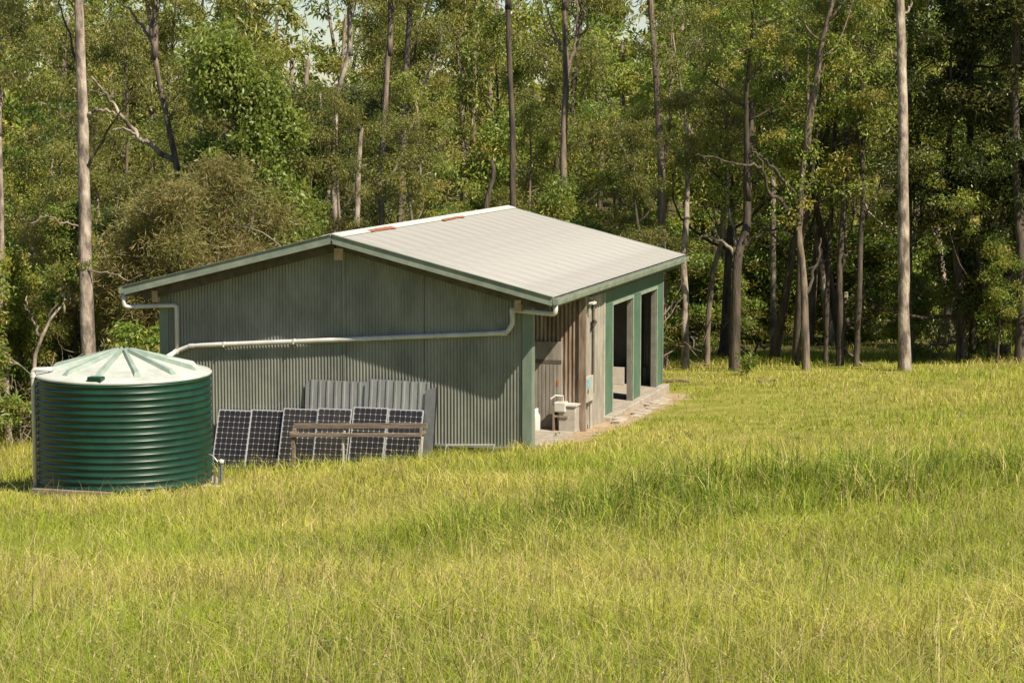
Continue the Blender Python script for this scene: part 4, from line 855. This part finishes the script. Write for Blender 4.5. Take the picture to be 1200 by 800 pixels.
N = 560000; D = np.exp(rng.uniform(math.log(9.0), math.log(88.0), N)); u = rng.uniform(-1, 1, N) * (.34 + 3.0 / D)
gxx = CAM[0] + D * (_fw[0] + _rt[0] * u); gyy = CAM[1] + D * (_fw[1] + _rt[1] * u)
# tufts: pull blades towards clump centres
cl = .35; jx = vnoise(gxx, gyy, .45) - .5; jy = vnoise(gxx + 31, gyy + 17, .45) - .5; gxx += jx * .25; gyy += jy * .25
fo = forestness(gxx, gyy); ba = bareness(gxx, gyy); keep = ~inside_built(gxx, gyy) & (rng.random(N) > fo * .86) & (rng.random(N) > np.clip(ba * 1.5, 0, .93)); gxx, gyy, D, fo, ba = gxx[keep], gyy[keep], D[keep], fo[keep], ba[keep]; N = len(gxx)
big = vnoise(gxx, gyy, 5.5); mid_ = vnoise(gxx + 9, gyy + 4, 1.6); sm = vnoise(gxx, gyy, .6)
# a belt of tall rank grass crosses the field on the right; short turf near the shed
bc = np.array(col_at(930, 32)); bdx = (gxx - bc[0]) * _rt[0] + (gyy - bc[1]) * _rt[1]; bdd = (gxx - bc[0]) * _fw[0] + (gyy - bc[1]) * _fw[1]
rank = np.clip(1.25 - np.hypot(bdx / 5.2, (bdd - bdx * .8) / 3.0), 0, 1); rank = np.clip(rank * 2.2, 0, 1) * np.clip(sm * 1.5 + mid_ * .6 - .25, 0, 1)
near_tank = np.clip(1.6 - np.hypot(gxx - TANK[0] + .6, gyy - TANK[1]) / 2.9, 0, 1) * (gyy < -1.5)
near_shed = np.clip(1 - np.hypot(np.maximum(np.maximum(9 - gxx, gxx - 14), 0), np.maximum(np.maximum(2 - gyy, gyy - 20), 0)) / 6, 0, 1)
h = (.10 + .20 * mid_ + .14 * sm) * rng.uniform(.5, 1.5, N) * (1 + 1.35 * rank) * (1 - .55 * near_shed) * (1 - .5 * ba) * (1 - .55 * near_tank)
w = (.0038 + .00020 * D) * rng.uniform(.7, 1.4, N) * (1 + .25 * rank)
lean = np.abs(rng.normal(.5, .42, N))
green = np.array([.258, .328, .031]); yel = np.array([.43, .42, .071]); straw = np.array([.60, .49, .22]); deep = np.array([.12, .17, .02])
dryp = np.clip((big - .40) * 2.2 + (mid_ - .5) * 1.0, 0, 1)
br_c = np.array(col_at(1120, 14.0)); dryp = np.maximum(dryp, np.clip(1.2 - np.hypot(gxx - br_c[0], gyy - br_c[1]) / 2.3, 0, 1) * np.clip(sm * 1.6, 0, 1))
q = rng.random(N); tint = green + (yel - green) * np.clip(dryp * .75 + rng.normal(.25, .22, N), 0, 1)[:, None]
tint = np.where((q < .10 + .25 * dryp)[:, None], straw * rng.uniform(.7, 1.1, (N, 1)), tint); tint = np.where((rng.random(N) < .70 * rank + .10)[:, None] & (q > .3)[:, None], deep * rng.uniform(.8, 1.4, (N, 1)), tint)
tint = tint * rng.uniform(.65, 1.3, (N, 1)) * ((.80 + .20 * vnoise(gxx + 50, gyy, 2.6) + .26 * vnoise(gxx, gyy + 33, .8)))[:, None]
V, T, c = blades(rng, gxx, gyy, h, w, lean, tint)
# seed stems and dry stalks standing above the turf
n2 = 36000; D2 = np.exp(rng.uniform(math.log(9.5), math.log(66), n2)); u2 = rng.uniform(-1, 1, n2) * (.32 + 2.5 / D2); sx_ = CAM[0] + D2 * (_fw[0] + _rt[0] * u2); sy_ = CAM[1] + D2 * (_fw[1] + _rt[1] * u2)
k2 = ~inside_built(sx_, sy_) & (forestness(sx_, sy_) < .5) & (bareness(sx_, sy_) < .3) & (rng.random(n2) < .25 + vnoise(sx_, sy_, 2.5)); sx_, sy_, D2 = sx_[k2], sy_[k2], D2[k2]; n2 = len(sx_)
st = np.array([.46, .38, .17]) * rng.uniform(.65, 1.15, (n2, 1)); st[rng.random(n2) < .35] *= np.array([.6, .62, .55]); st[rng.random(n2) < .25] *= np.array([.75, .9, .5])
nsd = np.clip(1 - np.hypot(np.maximum(np.maximum(9 - sx_, sx_ - 14), 0), np.maximum(np.maximum(2 - sy_, sy_ - 20), 0)) / 6, 0, 1)
V2, T2, c2 = blades(rng, sx_, sy_, (.25 + .45 * rng.random(n2) ** 1.5) * (1 - .5 * nsd), (.0032 + .00016 * D2) * rng.uniform(.8, 1.2, n2), np.abs(rng.normal(.4, .3, n2)), st, .7)
# seed heads on the nearer stalks, broad leaved weeds and flattened dead thatch between the blades
tp = V2.reshape(-1, 5, 3)[:, 4]; ii = np.where((D2 < 34) & (rng.random(n2) < .22))[0]; V3, T3, c3 = leaves(rng, tp[ii] - np.array([0, 0, .02]), np.full(len(ii), .022), 4, (.026, .009), -.3, [(.42, .33, .17), (.36, .28, .15), (.50, .42, .22)], flat=1.6)
n4 = 1500; D4 = np.exp(rng.uniform(math.log(10), math.log(50), n4)); u4 = rng.uniform(-.3, .3, n4); wx = CAM[0] + D4 * (_fw[0] + _rt[0] * u4); wy = CAM[1] + D4 * (_fw[1] + _rt[1] * u4); k4 = ~inside_built(wx, wy) & (vnoise(wx, wy, 1.9) > .55); wx, wy = wx[k4], wy[k4]
V4, T4, c4 = leaves(rng, np.stack([wx, wy, ground(wx, wy) + .07], 1), rng.uniform(.05, .13, len(wx)), 14, (.055, .03), -.6, [(.16, .25, .035), (.12, .20, .03), (.24, .26, .05)], flat=.8)
n5 = 26000; D5 = np.exp(rng.uniform(math.log(9.5), math.log(48), n5)); u5 = rng.uniform(-1, 1, n5) * (.32 + 2.5 / D5); dx5 = CAM[0] + D5 * (_fw[0] + _rt[0] * u5); dy5 = CAM[1] + D5 * (_fw[1] + _rt[1] * u5); k5 = ~inside_built(dx5, dy5) & (vnoise(dx5 + 70, dy5, 1.3) + .35 * np.clip(1.3 - np.hypot(dx5 - br_c[0], dy5 - br_c[1]) / 3.0, 0, 1) > .60); dx5, dy5, D5 = dx5[k5], dy5[k5], D5[k5]; m5 = len(dx5)
V5, T5, c5 = blades(rng, dx5, dy5, rng.uniform(.12, .24, m5), (.0034 + .00016 * D5) * rng.uniform(.8, 1.3, m5), rng.uniform(.9, 2.0, m5), np.array([.62, .50, .28]) * rng.uniform(.55, 1.1, (m5, 1)), .3)
# long arching stalks
n6 = 900; D6 = np.exp(rng.uniform(math.log(10), math.log(30), n6)); u6 = rng.uniform(-.33, .33, n6); ax6 = CAM[0] + D6 * (_fw[0] + _rt[0] * u6); ay6 = CAM[1] + D6 * (_fw[1] + _rt[1] * u6); L6 = rng.uniform(.35, .8, n6); la = rng.uniform(0, 6.28, n6); cv = rng.uniform(.5, 1.9, n6); k6 = 7
ld = np.stack([np.cos(la), np.sin(la), np.zeros(n6)], 1); sd6 = np.stack([-np.sin(la + .7), np.cos(la + .7), np.zeros(n6)], 1); pos = np.stack([ax6, ay6, ground(ax6, ay6)], 1); th = rng.uniform(.05, .35, n6); rows = []
for k in range(k6):
    wd_ = (.0036 * (1 - k / k6 * .75))
    rows += [pos - sd6 * wd_ / 2, pos + sd6 * wd_ / 2]; pos = pos + (ld * np.sin(th)[:, None] + np.array([0, 0, 1.0]) * np.cos(th)[:, None]) * (L6 / (k6 - 1))[:, None]; th = th + cv / k6
V6 = np.stack(rows, 1).reshape(-1, 3); b = np.arange(n6)[:, None] * (2 * k6); T6 = np.concatenate([np.concatenate([b + [2 * k, 2 * k + 1, 2 * k + 3], b + [2 * k, 2 * k + 3, 2 * k + 2]], 1) for k in range(k6 - 1)], 1).reshape(-1, 3)
c6 = np.repeat(np.array([.58, .50, .26]) * rng.uniform(.6, 1.1, (n6, 1)), 2 * k6, 0)
for a_, b_, d_ in ((V6, T6, c6), (V2, T2, c2), (V3, T3, c3), (V4, T4, c4), (V5, T5, c5)): T = np.concatenate([T, b_ + len(V)]); V = np.concatenate([V, a_]); c = np.concatenate([c, d_])
gr = link('grass', fast_mesh('grass', V, T, c), 'grass')
tag(gr, 'long yellow green meadow grass covering the sloping field', 'grass', kind='stuff')
